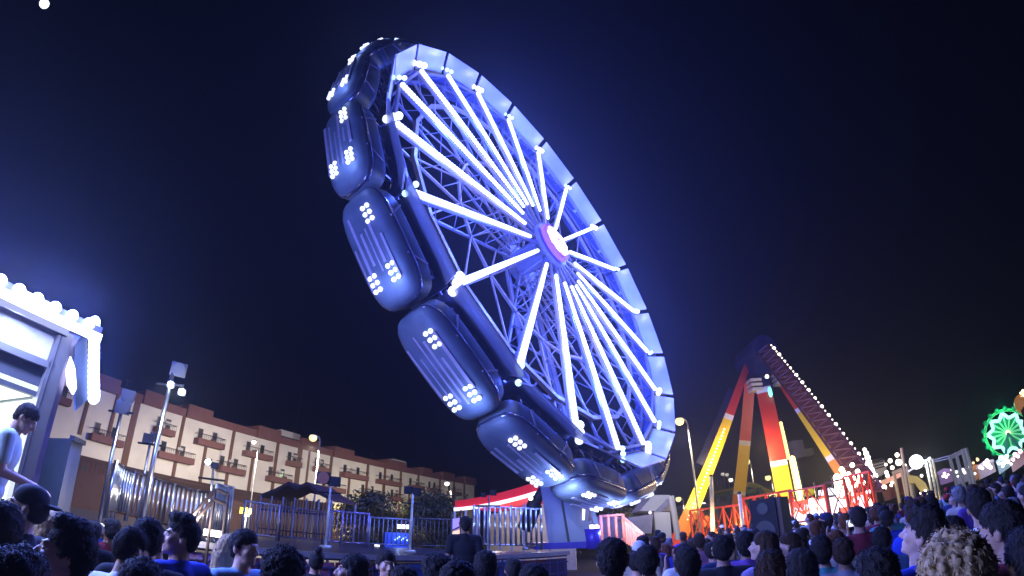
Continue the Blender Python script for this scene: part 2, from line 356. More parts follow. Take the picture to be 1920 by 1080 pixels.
for k in range(20):
    # lit bar: a row of bulbs down the front of the spoke
    m = MB(); n = 54
    for i in range(n):
        s = i / (n - 1); m.ball(wp(1.95 + 6.5 * s, k, .12), .074 + .028 * s, 8, 6)
    m.build('led_bar', led, W, smooth=True)
    # truss behind it
    m = MB(); a0, a1 = wp(1.0, k, -.05), wp(8.5, k, -.05); b0, b1 = wp(.9, k, -1.3), wp(8.3, k, -.42)
    m.bar(a0, a1, .11, .09, WN); m.bar(b0, b1, .08, .08, WN); n = 7
    for i in range(n):
        s, e = i / n, (i + .5) / n; m.bar(a0.lerp(a1, s), b0.lerp(b1, e), .026, .026, WN); m.bar(b0.lerp(b1, e), a0.lerp(a1, (i + 1) / n), .026, .026, WN)
    m.build('spoke_truss', trussb if k % 2 else truss, W)
    # rim between the spokes
    m = MB(); m.bar(wp(8.5, k, 0), wp(8.5, k + 1, 0), .1, .1, WN); m.bar(wp(8.45, k, -.5), wp(8.45, k + 1, -.5), .09, .09, WN); m.bar(wp(8.5, k, 0), wp(8.45, k + 1, -.5), .04, .04, WN)
    m.build('rim_segment', truss, W)
    m = MB(); q = [wp(8.64, k + .04, -.12), wp(8.64, k + .96, -.12), wp(9.32, k + .955, .66), wp(9.32, k + .045, .66)]
    ee = (q[1] - q[0]).cross(q[3] - q[0]).normalized() * .05
    m.prism(q, ee); m.build('rim_panel', gpan, W)
    m = MB(); q = [wp(8.72, k + .02, -.05), wp(8.72, k + .98, -.05), wp(8.95, k + .98, -1.15), wp(8.95, k + .02, -1.15)]; m.prism(q, (q[1] - q[0]).cross(q[3] - q[0]).normalized() * .05); m.build('rim_skirt', skirt, W)
    # brace ring at two thirds of the radius
    m = MB(); m.bar(wp(7.2, k, -.45), wp(7.2, k + 1, -.45), .14, .14, WN); m.bar(wp(4.6, k, -.8), wp(4.6, k + 1, -.8), .09, .09, WN); m.bar(wp(4.6, k, -.8), wp(7.2, k + 1, -.45), .05, .05, WN); m.bar(wp(2.6, k, -1.05), wp(4.6, k + 1, -.8), .05, .05, WN)
    m.build('brace_ring', trussb, W)
    # end lamp
    m = MB(); 
    for d in ((0, .22), (.16, .1), (-.14, .3)):
        m.ball(wp(8.72 + d[0], k, d[1]) + wtan(k) * d[0] * .8, .13 if k % 2 else .09, 8, 6)
    lamp('spoke_end_light', wp(8.85, k, .95), 5 * WPOW, (.75, .82, 1.0), .12, W)
    m.build('spoke_end_lamp', ledc if k % 2 == 0 else led, W, smooth=True)
    # gondola
    kc = k + .5; R_, T_ = wrad(kc), wtan(kc); c = wp(9.67, kc, -.5)
    m = MB(); m.ball(c, 1, 24, 14, (T_, R_, WN), (1.48, .53, .68), .5); G = m.build('gondola', hull, W, smooth=True)
    m = MB(); m.ball(c + R_ * .16, 1, 22, 10, (T_, R_, WN), (1.49, .13, .71), .5); m.build('bumper_band', hullr, G, smooth=True)
    m = MB()
    rg_ = random.Random(k)
    for q_ in (-.45, -.28, -.1, .06, .22, .42): t0_ = rg_.uniform(-1.0, -.15); m.bar(c + WN * q_ + T_ * t0_ + R_ * .525, c + WN * q_ + T_ * rg_.uniform(.15, .95) + R_ * .525, rg_.uniform(.03, .10), .03, R_)  # lilac bars imitate streaks of light along the hull
    for q_ in (-.8, .8): m.bar(c + WN * .675 + T_ * q_ - R_ * .3, c + WN * .675 + T_ * q_ * .6 + R_ * .25, .05, .03, WN)
    build_each(m, 'hull_light_streak', mat('lilac_streak', (.45, .38, .55), .4, metal=.3), G)
    m = MB()                                   # safety cage: hoops over the opening towards the hub
    for s in (-.95, -.45, .1, .6, 1.05):
        pts = [c + T_ * s + WN * (.5 * cos(t)) - R_ * (.42 + .52 * sin(t)) for t in [pi * i / 8 for i in range(9)]]; m.path(pts, .03)
    for t in (.25, .5, .75):
        m.tube(c - T_ * .95 + WN * (.5 * cos(pi * t)) - R_ * (.42 + .52 * sin(pi * t)), c + T_ * 1.05 + WN * (.5 * cos(pi * t)) - R_ * (.42 + .52 * sin(pi * t)), .028)
    m.build('cage', hullr, G)
    for s in (-.55, .45):
        m = MB(); m.ball(c + T_ * s - R_ * .5, 1, 12, 8, (T_, R_, WN), (.1, .38, .34), .6); m.build('seat', seatm, G, smooth=True)
    m = MB(); m.bar(wp(8.5, k + .5, -.2), c - R_ * .35, .16, .16, WN); m.bar(wp(8.5, k + .2, -.2), c - R_ * .3 - T_ * .7, .07, .07, WN); m.bar(wp(8.5, k + .8, -.2), c - R_ * .3 + T_ * .7, .07, .07, WN); build_each(m, 'hanger', truss, G)
    for end in (1, -1):
        for side in ((-1, 1) if end == 1 else (1,)):
            m = MB()
            for col_ in range(2):
                for row in range(3): m.ball(c + T_ * (end * (.92 - .17 * row)) + WN * (.30 * side + .15 * (col_ - .5)) + R_ * .53, .06, 8, 6)
            m.build('lamp_cluster', led, G, smooth=True)
    m = MB(); m.ball(c + T_ * 1.32 - R_ * .12 + WN * .28, .12, 10, 7); m.ball(c + T_ * 1.32 - R_ * .12 - WN * .28, .12, 10, 7); build_each(m, 'headlamp', ledc if k % 3 else led, G, True)
    lamp('gondola_light', c + T_ * 1.0 + R_ * .95 + WN * .25, (15 if 3 <= k <= 8 else 9) * WPOW, (.25, .40, 1), .12, W)
m = MB()
for d in (-1.5, .0):
    m.tube(WC + WN * (d - .15), WC + WN * (d + .15), 1.0, 1.0, 28)
m.tube(WC - WN * 1.5, WC, .55, .55, 20); HB = m.build('hub', truss, W)
# hub emblem: jagged glowing pink-white oval plate with violet rim
m = MB(); n = 48; poly = []
for i in range(n):
    a = 2 * pi * i / n; r = .70 * (1 + .05 * sin(a * 9) + .03 * sin(a * 17)); poly.append(WC + WN * .40 + WU * r * cos(a) * .98 + WV * r * sin(a) * .9)
m.prism(poly, WN * .06); m.build('emblem', mat('emblem_light', (1, .8, .9), emit=(1.0, .80, .93), est=2.2), HB)
m = MB(); m.tube(WC + WN * .2, WC + WN * .38, .86, .86, 40); m.build('emblem_rim', mat('violet_neon', (.3, .1, 1), emit=(.16, .03, .9), est=1.0), HB)
m = MB()
for (x0, y0, x1, y1, t_) in [(-.28, .2, .08, .04, .03), (.08, .04, -.26, -.06, .025), (-.08, .3, .3, .08, .025), (-.16, -.2, .2, -.08, .035), (.02, -.32, .32, -.2, .025)]:
    m.bar(WC + WN * .475 + WU * x0 + WV * y0, WC + WN * .475 + WU * x1 + WV * y1, t_, .02, WN)
m.build('emblem_lettering', mat('emblem_ink', (.22, .12, .3), .5), HB)
# lifting boom and its column
steel = mat('grey_violet_steel', (.17, .17, .23), .42, metal=.35, var=.25, scale=1.5)
m = MB(); tb = WC - WN * 1.75; fb = V((2.05, 18.1, 2.1)); ud = (tb - fb).normalized(); sx = ud.cross(V((0, 1, 0))).normalized(); sy = sx.cross(ud)
for i in (-1, 1):
    for j in (-1, 1): m.bar(fb + sx * i * .7 + sy * j * .5, tb + sx * i * .35 + sy * j * .3, .16, .16, sy)
for q in range(12):
    s, e = q / 12, (q + 1) / 12
    for (i, j), (i2, j2) in (((-1, -1), (1, -1)), ((1, -1), (1, 1)), ((1, 1), (-1, 1)), ((-1, 1), (-1, -1))):
        A = (fb + sx * i * .7 + sy * j * .5).lerp(tb + sx * i * .35 + sy * j * .3, s); B = (fb + sx * i2 * .7 + sy * j2 * .5).lerp(tb + sx * i2 * .35 + sy * j2 * .3, e); m.bar(A, B, .07, .07, sy)
m.build('lifting_boom', steel, W)
m = MB(); A = [onr(1030, 1030, 16.4), onr(1110, 1022, 16.4), onr(1096, 925, 16.6), onr(1012, 900, 16.6)]
dn = V((.1, 1.3, 0)); m.prism(A, dn); colm = m.build('column', steel, W)
m = MB(); m.prism([onr(1066, 1028, 16.35), onr(1071, 1028, 16.35), onr(1050, 905, 16.55), onr(1046, 905, 16.55)], (0, .04, 0)); m.build('column_seam', darkm, colm)
m = MB(); m.prism([onr(1092, 975, 16.3), onr(1096, 975, 16.3), onr(1099, 930, 16.5), onr(1093, 930, 16.5)], (0, .05, 0)); m.build('column_lamp', mat('warm_tube', (1, .9, .7), emit=(1, .9, .72), est=1.6), colm)
m = MB(); m.tube(onr(1032, 893, 17.5), onr(1003, 945, 17.2), .17, .17, 12); m.tube(onr(1003, 945, 17.2), onr(984, 992, 17.0), .26, .26, 12); m.build('lifting_ram', darkm, W, smooth=True)
m = MB(); pf = [V((.6, 16.2, 1.46)), V((3.2, 16.1, 1.46)), V((3.6, 19.6, 1.46)), V((.4, 19.8, 1.46))]; m.prism(pf, (0, 0, .2)); m.build('base_frame', mat('blue_violet_paint', (.05, .03, .35), .4, var=.3), W)
# the ride's own lamps light the truss, the crowd and the haze
BLUE = (.065, .125, 1.0)
for k in range(20):
    lamp('led_light', wp(6.3, k + .5, .75), 260 * WPOW, BLUE, .25, W)
for k in range(0, 20, 2): lamp('led_spill', wp(4.4, k, .7), 14 * WPOW, (.85, .82, 1.0), .15, W)
for k in range(0, 20, 4): lamp('led_light', wp(3.2, k + .5, .8), 200 * WPOW, BLUE, .25, W)
for k in (4, 5, 6, 7, 8): lamp('headlamp_light', wp(10.6, k + 1.02, -.4), 26 * WPOW, (.35, .5, 1), .1, W)

# ------------------------------------------------------------------ platform of the wheel ride
DZ = 1.45
A_, B_ = onz(391, 1019, DZ), onz(804, 1043, DZ); dd = (B_ - A_).normalized(); L0 = A_ - dd * 5.5; R0 = B_ + dd * 4.2; bk = V((-dd.y, dd.x, 0))
P = thing('ride_platform', 'low ride platform with blue and red painted front under the big wheel', 'platform', (A_.x, A_.y, 0))
c4 = [L0, R0, R0 + bk * 12.5, L0 + bk * 13]
m = MB(); m.prism([V((p.x, p.y, DZ - .12)) for p in c4], (0, 0, .12)); m.build('deck', mat('chequer_plate', (.13, .12, .15), .35, metal=.7, var=.4, scale=5), P)
m = MB(); m.bar(L0.xy.to_3d() + V((0, 0, DZ - .03)) - bk * .05, R0.xy.to_3d() + V((0, 0, DZ - .03)) - bk * .05, .1, .1); m.build('edge_trim', mat('pale_trim', (.5, .48, .55), .35, metal=.6), P)
cols = [('panel_navy', (.03, .035, .14)), ('panel_blue', (.05, .13, .42)), ('panel_blue', (.05, .13, .42)), ('panel_purple', (.10, .05, .17)), ('panel_blue', 0), ('panel_red', (.25, .03, .04)), ('panel_purple', 0), ('panel_indigo', (.05, .03, .3)), ('panel_red', 0), ('panel_pink', (.4, .12, .2)), ('panel_red', 0)]
Ltot = (R0 - L0).length; npan = 18
for i in range(npan):
    a, b = L0 + dd * (Ltot * i / npan + .02), L0 + dd * (Ltot * (i + 1) / npan - .02); nm, cc = cols[i % len(cols)]
    m = MB(); pa, pb = V((a.x, a.y, .1)), V((b.x, b.y, .1)); m.prism([pa, pb, pb + bk * .05, pa + bk * .05], (0, 0, DZ - .26))
    po = m.build('front_panel', mat(nm, cc or (.1, .1, .1), .35, var=.45, scale=2.2), P)
    m = MB(); z0, z1 = .2, DZ - .22
    for q in (.12, .5, .88): x = a.lerp(b, q); m.bar(V((x.x, x.y, z0)) - bk * .02, V((x.x, x.y, z1)) - bk * .02, .03, .03, bk)
    for q in (.35, .7, .97): m.bar(V((a.x, a.y, z0 + (z1 - z0) * q)) - bk * .045, V((b.x, b.y, z0 + (z1 - z0) * q)) - bk * .045, .03, .03)
    m.build('panel_grid', mat('grid_line', (.35, .4, .6) if i % 3 else (.1, .1, .3), .35, metal=.4), po)
m = MB(); sp = onr(868, 1050, 7.6); 
# fences --------------------------------------------------------------
def fence(pts, h, sp_, label, m_bar, m_rail=None, br=.018, z=None, name='railing_fence', cat='fence', group='metal fences of the ride', bottom=.12, post=True, rr=.028):
    r = thing(name, label, cat, pts[0], group); mr = MB(); mbs = MB(); mp = MB()
    for a, b in zip(pts, pts[1:]):
        a, b = V(a), V(b); n = max(1, int((b - a).length / sp_)); U = V((0, 0, 1))
        mr.tube(a + U * h, b + U * h, rr); mr.tube(a + U * bottom, b + U * bottom, rr * .8)
        for i in range(1, n): p = a.lerp(b, i / n); mbs.tube(p + U * bottom, p + U * h, br, n=6)
        if post: mp.tube(a, a + U * (h + .03), rr * 1.3)
    if post: mp.tube(V(pts[-1]), V(pts[-1]) + V((0, 0, h + .03)), rr * 1.3)
    build_each(mr, 'rail', m_rail or m_bar, r, True); mbs.build('bars', m_bar, r, smooth=True)
    if post: build_each(mp, 'post', m_bar, r, True)
    return r
def onzr(px, py, z): return onz(px, py, z)
def hory(px):
    y = 900.0
    for _ in range(12): y += ray(px, y).z * 1000
    return y
def fl(px, rho, z): p = onr(px, hory(px), rho); return V((p.x, p.y, z))
arc = [fl(x, r_, z_) for x, r_, z_ in ((203, 8.6, 1.62), (215, 9.3, 1.62), (240, 9.7, 1.6), (275, 9.9, 1.58), (320, 10.0, 1.52), (365, 9.8, 1.47), (412, 9.4, 1.47))]
fence(arc, .82, .085, 'curved chrome fence of close upright bars behind the man in royal blue', chrome, railm, br=.022)
m = MB(); q0, q1 = arc[0], arc[1]; 
fence([fl(398, 9.2, 1.47), fl(428, 9.5, 1.47)], .95, .045, 'short end panel of close chrome bars catching bright light', chrome, br=.02)
hr = thing('stair_handrail', 'dark sloping double handrail crossing the curved chrome fence', 'handrail', fl(365, 8.9, 0), None)
m = MB()
for dz in (0, -.17): m.path([onr(362, 966, 8.9) + V((0, 0, dz)), onr(404, 917, 8.9) + V((0, 0, dz)), onr(428, 927, 8.9) + V((0, 0, dz))], .03)
m.build('rail', railm, hr); m = MB()
for x, y in ((362, 966), (404, 917), (428, 927)): p = onr(x, y, 8.9); m.tube(p, (p.x, p.y, 0), .025)
build_each(m, 'post', railm, hr)
fence([fl(455, 15, 1.45), fl(520, 15.5, 1.45)], 1.0, .11, 'dull grey bar fence behind the smiling man, below the canopy frame', polem)
fence([fl(525, 16, 1.45), fl(605, 17, 1.45)], 1.0, .12, 'dim bar fence under the open canopy frame', mat('dim_steel', (.14, .12, .12), .5, metal=.5))
fence([fl(613, 15.5, 1.45), fl(640, 15.6, 1.45), fl(689, 15.8, 1.45)], 1.0, .12, 'lilac-lit metal fence panel right of the thin pole, before the left bushy tree', mat('lilac_lit_look', (.42, .33, .5), .3, metal=.6))  # lilac light is put into the steel's base colour
fence([fl(692, 15.8, 1.45), fl(768, 16.2, 1.45)], .9, .13, 'bar fence with blue light shining between its bars', polem)
fence([fl(774, 16.2, 1.45), fl(846, 16.5, 1.45)], .95, .13, 'dark bar fence right of the white-lit pole', mat('dim_steel'))
fence([onr(888, 1027, 15.2), onr(1016, 1031, 15.6)], 1.22, .15, 'bright chrome fence of wide bars before the red roofed booth', chrome, br=.035)
fence([fl(1128, 20, 1.5), fl(1170, 20, 1.5)], 1.05, .26, 'red and white lit railing on the trailer steps, level part', mat('pink_white_paint', (.85, .32, .28), .4), br=.06, rr=.05, name='step_railing')
r = thing('step_railing', 'red and white lit railing sloping down the trailer steps', 'railing', fl(1170, 20, 1.4), 'metal fences of the ride')
a, b = fl(1171, 20, 2.45), fl(1206, 19, 1.75); m = MB(); m.tube(a, b, .05); m.build('rail', mat('pink_white_paint'), r); m = MB(); 
for i in range(1, 9): p = a.lerp(b, i / 8.5); m.tube(p, p - V((0, 0, .95 - i * .03)), .055, n=6)
m.build('bars', mat('pink_white_paint'), r); m = MB(); m.box(b + V((-.4, 0, -.75)), (1.6, .3, .1)); m.build('lit_step', mat('step_glow', (1, .8, .8), emit=(1, .78, .85), est=1.5), r)
# crowd barrier in front of the platform
bc = [onz(820, 1043, 1.1), onz(905, 1043, 1.1)]; fence([V((p.x, p.y, 0)) - bk * 1.3 for p in bc], 1.12, .14, 'plain grey crowd barrier beside the standing man in silhouette', polem, name='crowd_barrier', group='crowd barriers')
fence([V((p.x, p.y, 0)) - bk * 1.0 for p in (L0 + dd * 7.2, L0 + dd * 9.6)], 1.1, .14, 'dark blue crowd barrier before the blue platform panels, behind the smiling man', mat('blue_steel', (.05, .08, .25), .4, metal=.5), name='crowd_barrier', group='crowd barriers')

# ------------------------------------------------------------------ floodlight masts on the platform
def mast(px0, py0, rho, px1, py1, label, heads, zb=DZ, r0=.035, glow=None, mm=None):
    a = onr(px0, py0, rho); b = onr(px1, py1, rho); a = V((a.x, a.y, zb)); b = V((a.x * .35 + b.x * .65, a.y * .35 + b.y * .65, b.z))
    r = thing('floodlight_mast', label, 'light mast', a, 'thin floodlight masts on the platform')
    m = MB(); m.tube(a, a + V((0, 0, .06)), .14, .14, 12); m.tube(a, b, r0, r0 * .8, 10); m.build('pole', mm or chrome, r, smooth=True)
    if len(heads): m = MB(); m.tube(b - rt * .28 - V((0, 0, .25)), b + rt * .28 - V((0, 0, .25)), .02); m.build('crossbar', darkm, r)
    for hx, hy, hs, lit in heads:
        p = onr(hx, hy, rho); f = (EYE - p).normalized(); s = V((0, 0, 1)).cross(f).normalized(); u = f.cross(s)
        m = MB(); m.box(p - f * .08, (hs * 1.15, .2 * hs / .2, hs), (s, f, u)); hd = m.build('spotlight', darkm, r)
        m = MB(); m.tube(p - f * .02 + f * hs * .5, p + f * hs * .56, hs * .5, hs * .5, 12); 
        m.build('lens', lit, hd)
    return r
lit_b = mat('spot_blue_white', (.8, .9, 1), emit=(.62, .72, 1), est=2.5); lit_d = mat('spot_dim', (.02, .02, .03), .8); lit_w = mat('spot_warm', (1, 1, .9), emit=(1, .96, .85), est=2.0)
mast(190, 962, 9.4, 232, 745, 'leftmost thin mast with dark twin spotlights beside the food stall', [(231, 764, .22, lit_d), (240, 742, .2, lit_d)])
mast(268, 975, 9.2, 325, 695, 'tallest chrome mast with two blue-white spotlights and a dim top lamp', [(320, 721, .12, lit_b), (341, 735, .12, lit_b), (335, 693, .24, lit_d)], r0=.045)
mast(262, 950, 10.5, 284, 808, 'short mast with dark spotlights just left of the tallest mast', [(278, 822, .18, lit_d), (289, 820, .16, lit_d)], r0=.028)
mast(394, 990, 10.0, 395, 872, 'twin-head pole with one small warm spot above the chrome end panel', [(390, 866, .12, lit_w), (403, 873, .12, lit_d)], r0=.028)
mast(613, 990, 13, 621, 905, 'pole with a white-lit shaft and reddish lamp cluster right of the canopy frame', [(606, 896, .3, mat('spot_red', (.2, .08, .06), emit=(.3, .12, .08), est=.12)), (628, 903, .25, lit_d)], mm=mat('lit_look_pole', (.85, .8, .72), .3, metal=.1))  # pale shaft colour stands in for light falling on the pole
mast(769, 1010, 13, 775, 925, 'pole with a white-lit shaft and dark head between the two bushy trees', [(766, 919, .2, lit_d), (780, 922, .2, lit_d)], mm=mat('lit_look_pole'))
mast(918, 1000, 13, 916, 930, 'thin pole with three small heads before the red roofed booth', [(907, 928, .12, lit_d), (925, 924, .14, lit_d)], r0=.025)
mast(986, 1000, 17, 986, 938, 'dark pole with a round white bulb left of the lifting ram', [(995, 934, .16, wht)], r0=.02)
for x_, y_, q_ in ((320, 724, 9.2), (341, 738, 9.2)): lamp('spot_light', onr(x_ + 3, y_ + 14, q_ - .5), 60, (.75, .85, 1), .1)
# ------------------------------------------------------------------ red roofed booth
def slab(pts, ext, name, m_, parent): q = MB(); q.prism(pts, ext); return q.build(name, m_, parent)
r = thing('ticket_booth', 'glass booth with swept red roof and white lit edge behind the chrome fence', 'booth', fl(860, 24, 0))
f0, f1 = fl(852, 23, 0), fl(1030, 21, 0); dv = (f1 - f0); bkk = V((-dv.y, dv.x, 0)).normalized() * 4
redr = mat('red_roof', (.7, .02, .03), .4, var=.1, emit=(1, .03, .05), est=.35)
pts = []; n = 10
for i in range(n + 1): s = i / n; p = f0.lerp(f1, s); pts.append(V((p.x, p.y, 3.15 + .25 * s + .45 * s * s)))
m = MB()
for i in range(n):
    a, b = pts[i], pts[i + 1]; m.prism([a, b, b + V((0, 0, .32 + .1 * i / n)), a + V((0, 0, .3 + .1 * i / n))], bkk)
m.build('roof', redr, r)
m = MB()
for i in range(n): a, b = pts[i], pts[i + 1]; m.bar(a - V((0, 0, .08)) - bkk * .01, b - V((0, 0, .08)) - bkk * .01, .12, .14)
m.build('lit_edge', mat('edge_light', (1, 1, 1), emit=(1, .97, .9), est=1.3), r)
slab([V((f0.x, f0.y, .3)) + bkk * .8, V((f1.x, f1.y, .3)) + bkk * .8, V((f1.x, f1.y, 3.6)) + bkk * .8, V((f0.x, f0.y, 3.0)) + bkk * .8], bkk * .03, 'back_wall', mat('grey_green_wall', (.3, .34, .33), .5, var=.3), r)
slab([V((f0.x, f0.y, 0)), V((f1.x, f1.y, 0)), V((f1.x, f1.y, .9)), V((f0.x, f0.y, .9))], bkk * .05, 'counter_wall', mat('booth_dark', (.03, .03, .05), .4), r)
m = MB()
for i in range(9): p = f0.lerp(f1, i / 8); m.box((p.x, p.y, 2.0), (.09, .09, 2.4))
build_each(m, 'mullion', polem, r)
lamp('booth_light', f0.lerp(f1, .3) + bkk * .4 + V((0, 0, 2.7)), 60, (1, .95, .85), .2, r); lamp('booth_light', f0.lerp(f1, .75) + bkk * .4 + V((0, 0, 3.0)), 60, (1, .95, .85), .2, r)
# lit picture panel left of it
r = thing('lit_poster', 'narrow poster glowing orange and violet at the left end of the red roofed booth', 'lit sign', fl(855, 20, 0))
p0, p1 = fl(847, 20, 1.6), fl(862, 20, 1.6); m = MB(); m.prism([p0, p1, p1 + V((0, 0, .55)), p0 + V((0, 0, .45))], (0, .08, 0)); m.build('poster', mat('poster_orange', (1, .7, .4), emit=(1, .62, .32), est=1.2), r)
m = MB(); m.prism([p0 + V((0, 0, .47)), p1 + V((0, 0, .57)), p1 + V((0, 0, 1.0)), p0 + V((0, 0, .95))], (0, .08, 0)); m.build('poster_top', mat('poster_violet', (.6, .5, 1), emit=(.5, .35, .85), est=.6), r)
m = MB(); m.bar(p0 + V((-.03, -.02, -1.6)), p0 + V((-.03, -.02, 1.2)), .06); m.bar(p1 + V((.03, -.02, -1.6)), p1 + V((.03, -.02, 1.3)), .06); m.bar(p0 + V((0, -.06, .5)), p1 + V((0, -.06, .65)), .05); m.build('frame', darkm, r)
# kiosk with blue light behind the fence
r = thing('lit_counter', 'small counter glowing blue-white behind the bar fence, left of the white-lit pole', 'counter', fl(745, 18.5, 0))
a, b = fl(722, 18.5, 1.45), fl(768, 18.5, 1.45); slab([a, b, b + V((0, 0, .5)), a + V((0, 0, .5))], (0, .6, 0), 'counter', mat('blue_glow_front', (.1, .2, .8), emit=(.02, .05, .3), est=.1), r)
m = MB(); m.box(b + V((-.25, .1, .72)), (.42, .25, .14)); m.build('lamp_box', mat('white_bright', (1, 1, 1), emit=(.9, .92, 1), est=3), r)
m = MB()
for i in range(7): m.ball(a.lerp(b, .45 + .08 * i) + V((0, -.1, .25 + .05 * (i % 3))), .03, 7, 5)
build_each(m, 'bulb', ledc, r)
lamp('counter_light', b + V((-.3, -.4, .6)), 4, (.3, .5, 1), .1, r)
r = thing('floor_lamp_strip', 'short white light strip lying on the platform deck below the left bushy tree', 'light', fl(704, 11.6, DZ)); p = onz(707, 1023, DZ + .05)
m = MB(); m.box(p, (.15, .07, .05)); m.build('strip', mat('white_bright'), r); m = MB(); m.box(p - V((0, 0, .035)), (.2, .1, .03)); m.build('casing', darkm, r)
for n_, (x, y) in enumerate(((810, 1027), (822, 1025), (806, 1031))): pass
# open canopy frame (small children's ride)
r = thing('canopy_frame', 'open brown canopy on thin posts, a small ride before the houses', 'canopy', fl(545, 24, 0)); cm = mat('brown_canvas', (.10, .055, .04), .8, var=.4)
q = [fl(483, 25, 0), fl(617, 23, 0)]; dv = q[1] - q[0]; bk2 = V((-dv.y, dv.x, 0)).normalized() * 2.4
m = MB()
for (s, zt) in ((0, 3.15), (.2, 3.45), (.4, 3.72), (.5, 3.62), (.62, 3.74), (.8, 3.4), (1, 3.2)): pass
prof = [(0, 3.1), (.2, 3.4), (.38, 3.75), (.5, 3.55), (.64, 3.78), (.82, 3.4), (1, 3.15)]
for (s0, z0), (s1, z1) in zip(prof, prof[1:]):
    a, b = q[0].lerp(q[1], s0), q[0].lerp(q[1], s1); m.prism([V((a.x, a.y, z0)), V((b.x, b.y, z1)), V((b.x, b.y, z1 + .16)), V((a.x, a.y, z0 + .16))], bk2)
m.build('canopy_roof', cm, r); m = MB()
for i in range(7):
    for j in (0, 1): p = q[0].lerp(q[1], i / 6) + bk2 * j; m.tube((p.x, p.y, 0), (p.x, p.y, 3.2), .05)
build_each(m, 'post', mat('tan_post', (.4, .33, .25), .6), r); m = MB()
for i in range(26): p = q[0].lerp(q[1], i / 25); m.tube((p.x, p.y, 2.55), (p.x, p.y, 3.1), .025, n=4)
a, b = q; m.tube((a.x, a.y, 2.55), (b.x, b.y, 2.55), .04); m.tube((a.x, a.y, 1.7), (b.x, b.y, 1.7), .03); m.build('valance_bars', cm, r)
rr_ = random.Random(4)
for i in range(6):                            # small dark kiddie cars hanging under the canopy
    p = q[0].lerp(q[1], .1 + .15 * i) + bk2 * .3; m = MB(); m.ball((p.x, p.y, 1.2), 1, 12, 8, rad=(.4, .28, .3), e=.7); m.tube((p.x, p.y, 1.4), (p.x, p.y, 3.2), .03); m.build('small_car', [mat('kid_red', (.25, .05, .04)), mat('kid_tan', (.3, .25, .15)), mat('kid_grey', (.2, .2, .22))][i % 3], r, smooth=True)
r = thing('yellow_sign', 'small plain yellow board behind the fence, above the smiling man', 'sign', fl(460, 18, 0)); p = onr(461, 958, 18); m = MB(); m.box(p, (.42, .05, .2)); m.build('board', mat('yellow_board', (.75, .6, .03), .5, emit=(.8, .65, .03), est=.25), r); m = MB(); m.tube((p.x, p.y + .05, 0), (p.x, p.y + .05, p.z), .03); m.build('post', polem, r)
p = onr(461, 967, 17.9); r = thing('small_floodlight', 'small bright warm floodlight under the plain yellow board', 'floodlight', (p.x, p.y, 0)); m = MB(); m.box(p, (.2, .1, .06)); m.build('lens', lit_w, r); m = MB(); m.tube((p.x, p.y + .08, 0), (p.x, p.y + .08, p.z), .03); m.build('post', polem, r); lamp('flood', p + V((0, -.3, .1)), 90, (1, .9, .7), .1, r)
p = onr(399, 1000, 9.0); r = thing('small_floodlight', 'bright white floodlight at the foot of the chrome end panel', 'floodlight', (p.x, p.y, DZ - .1)); m = MB(); m.box(p, (.3, .08, .1)); m.build('lens', wht, r); m = MB(); m.box(p + V((0, .07, -.01)), (.34, .08, .14)); m.build('casing', darkm, r); lamp('flood', p + V((-.1, -.35, .15)), 55, (1, .95, .9), .1, r)

# ------------------------------------------------------------------ cream trailer with folded wing and awning
crm = mat('cream_panel', (.52, .47, .38), .5, var=.2, scale=1.0); awn = mat('grey_awning', (.22, .2, .25), .7, var=.2)
r = thing('ride_trailer', 'cream fairground trailer with raised angled wing right of the wheel column', 'trailer', fl(1190, 24, 0))
def pq(l, rho, ext, nm, m_, par): return slab([onr(x, y, rho) for x, y in l], ext, nm, m_, par)
a = [(1226, 960), (1256, 960), (1260, 1014), (1232, 1014)]; pq(a, 23, (0, .3, 0), 'end_panel', crm, r)
pq([(1200, 958), (1224, 928), (1256, 928), (1262, 958)], 24, (0, 2.0, 0), 'raised_wing', crm, r)
pq([(1228, 960), (1256, 933), (1258, 942), (1240, 960)], 23.5, (0, .2, 0), 'wing_brace', awn, r)
pq([(1170, 972), (1224, 964), (1222, 1000), (1190, 1000)], 22.5, (0, 1.5, 0), 'awning', awn, r)
pq([(1102, 967), (1175, 970), (1178, 1010), (1102, 1010)], 26, (0, 2.0, 0), 'body', mat('mauve_panel', (.3, .24, .26), .5, var=.25), r)
m = MB(); m.tube(onr(1258, 930, 23.2), onr(1272, 1012, 23.2), .14, .14, 10); m.tube(onr(1246, 938, 23.6), onr(1246, 958, 23.6), .04); m.build('support_arm', crm, r)
m = MB(); m.ball(onr(1219, 961, 22.4), .07); m.ball(onr(1114, 994, 24), .3, 10, 7, rad=(.35, .2, .3)); build_each(m, 'bulb', mat('pinkwhite', (1, .9, .95), emit=(1, .8, .9), est=1.6), r)
lamp('trailer_light', onr(1165, 975, 18.6), 130, (1, .8, .75), .2, r); lamp('trailer_light', onr(1238, 950, 20.5), 70, (1, .85, .65), .2, r)
p = onr(1112, 1010, 15.5); r = thing('rubbish_bin', 'violet-blue plastic drum right of the wheel column', 'bin', (p.x, p.y, DZ)); m = MB(); m.tube((p.x, p.y, DZ), (p.x, p.y, DZ + .55), .2, .24, 18); m.build('drum', mat('violet_plastic', (.06, .03, .5), .35, var=.2), r, smooth=True); m = MB(); m.tube((p.x, p.y, DZ + .55), (p.x, p.y, DZ + .58), .26, .26, 18); m.build('rim', mat('violet_plastic'), r)

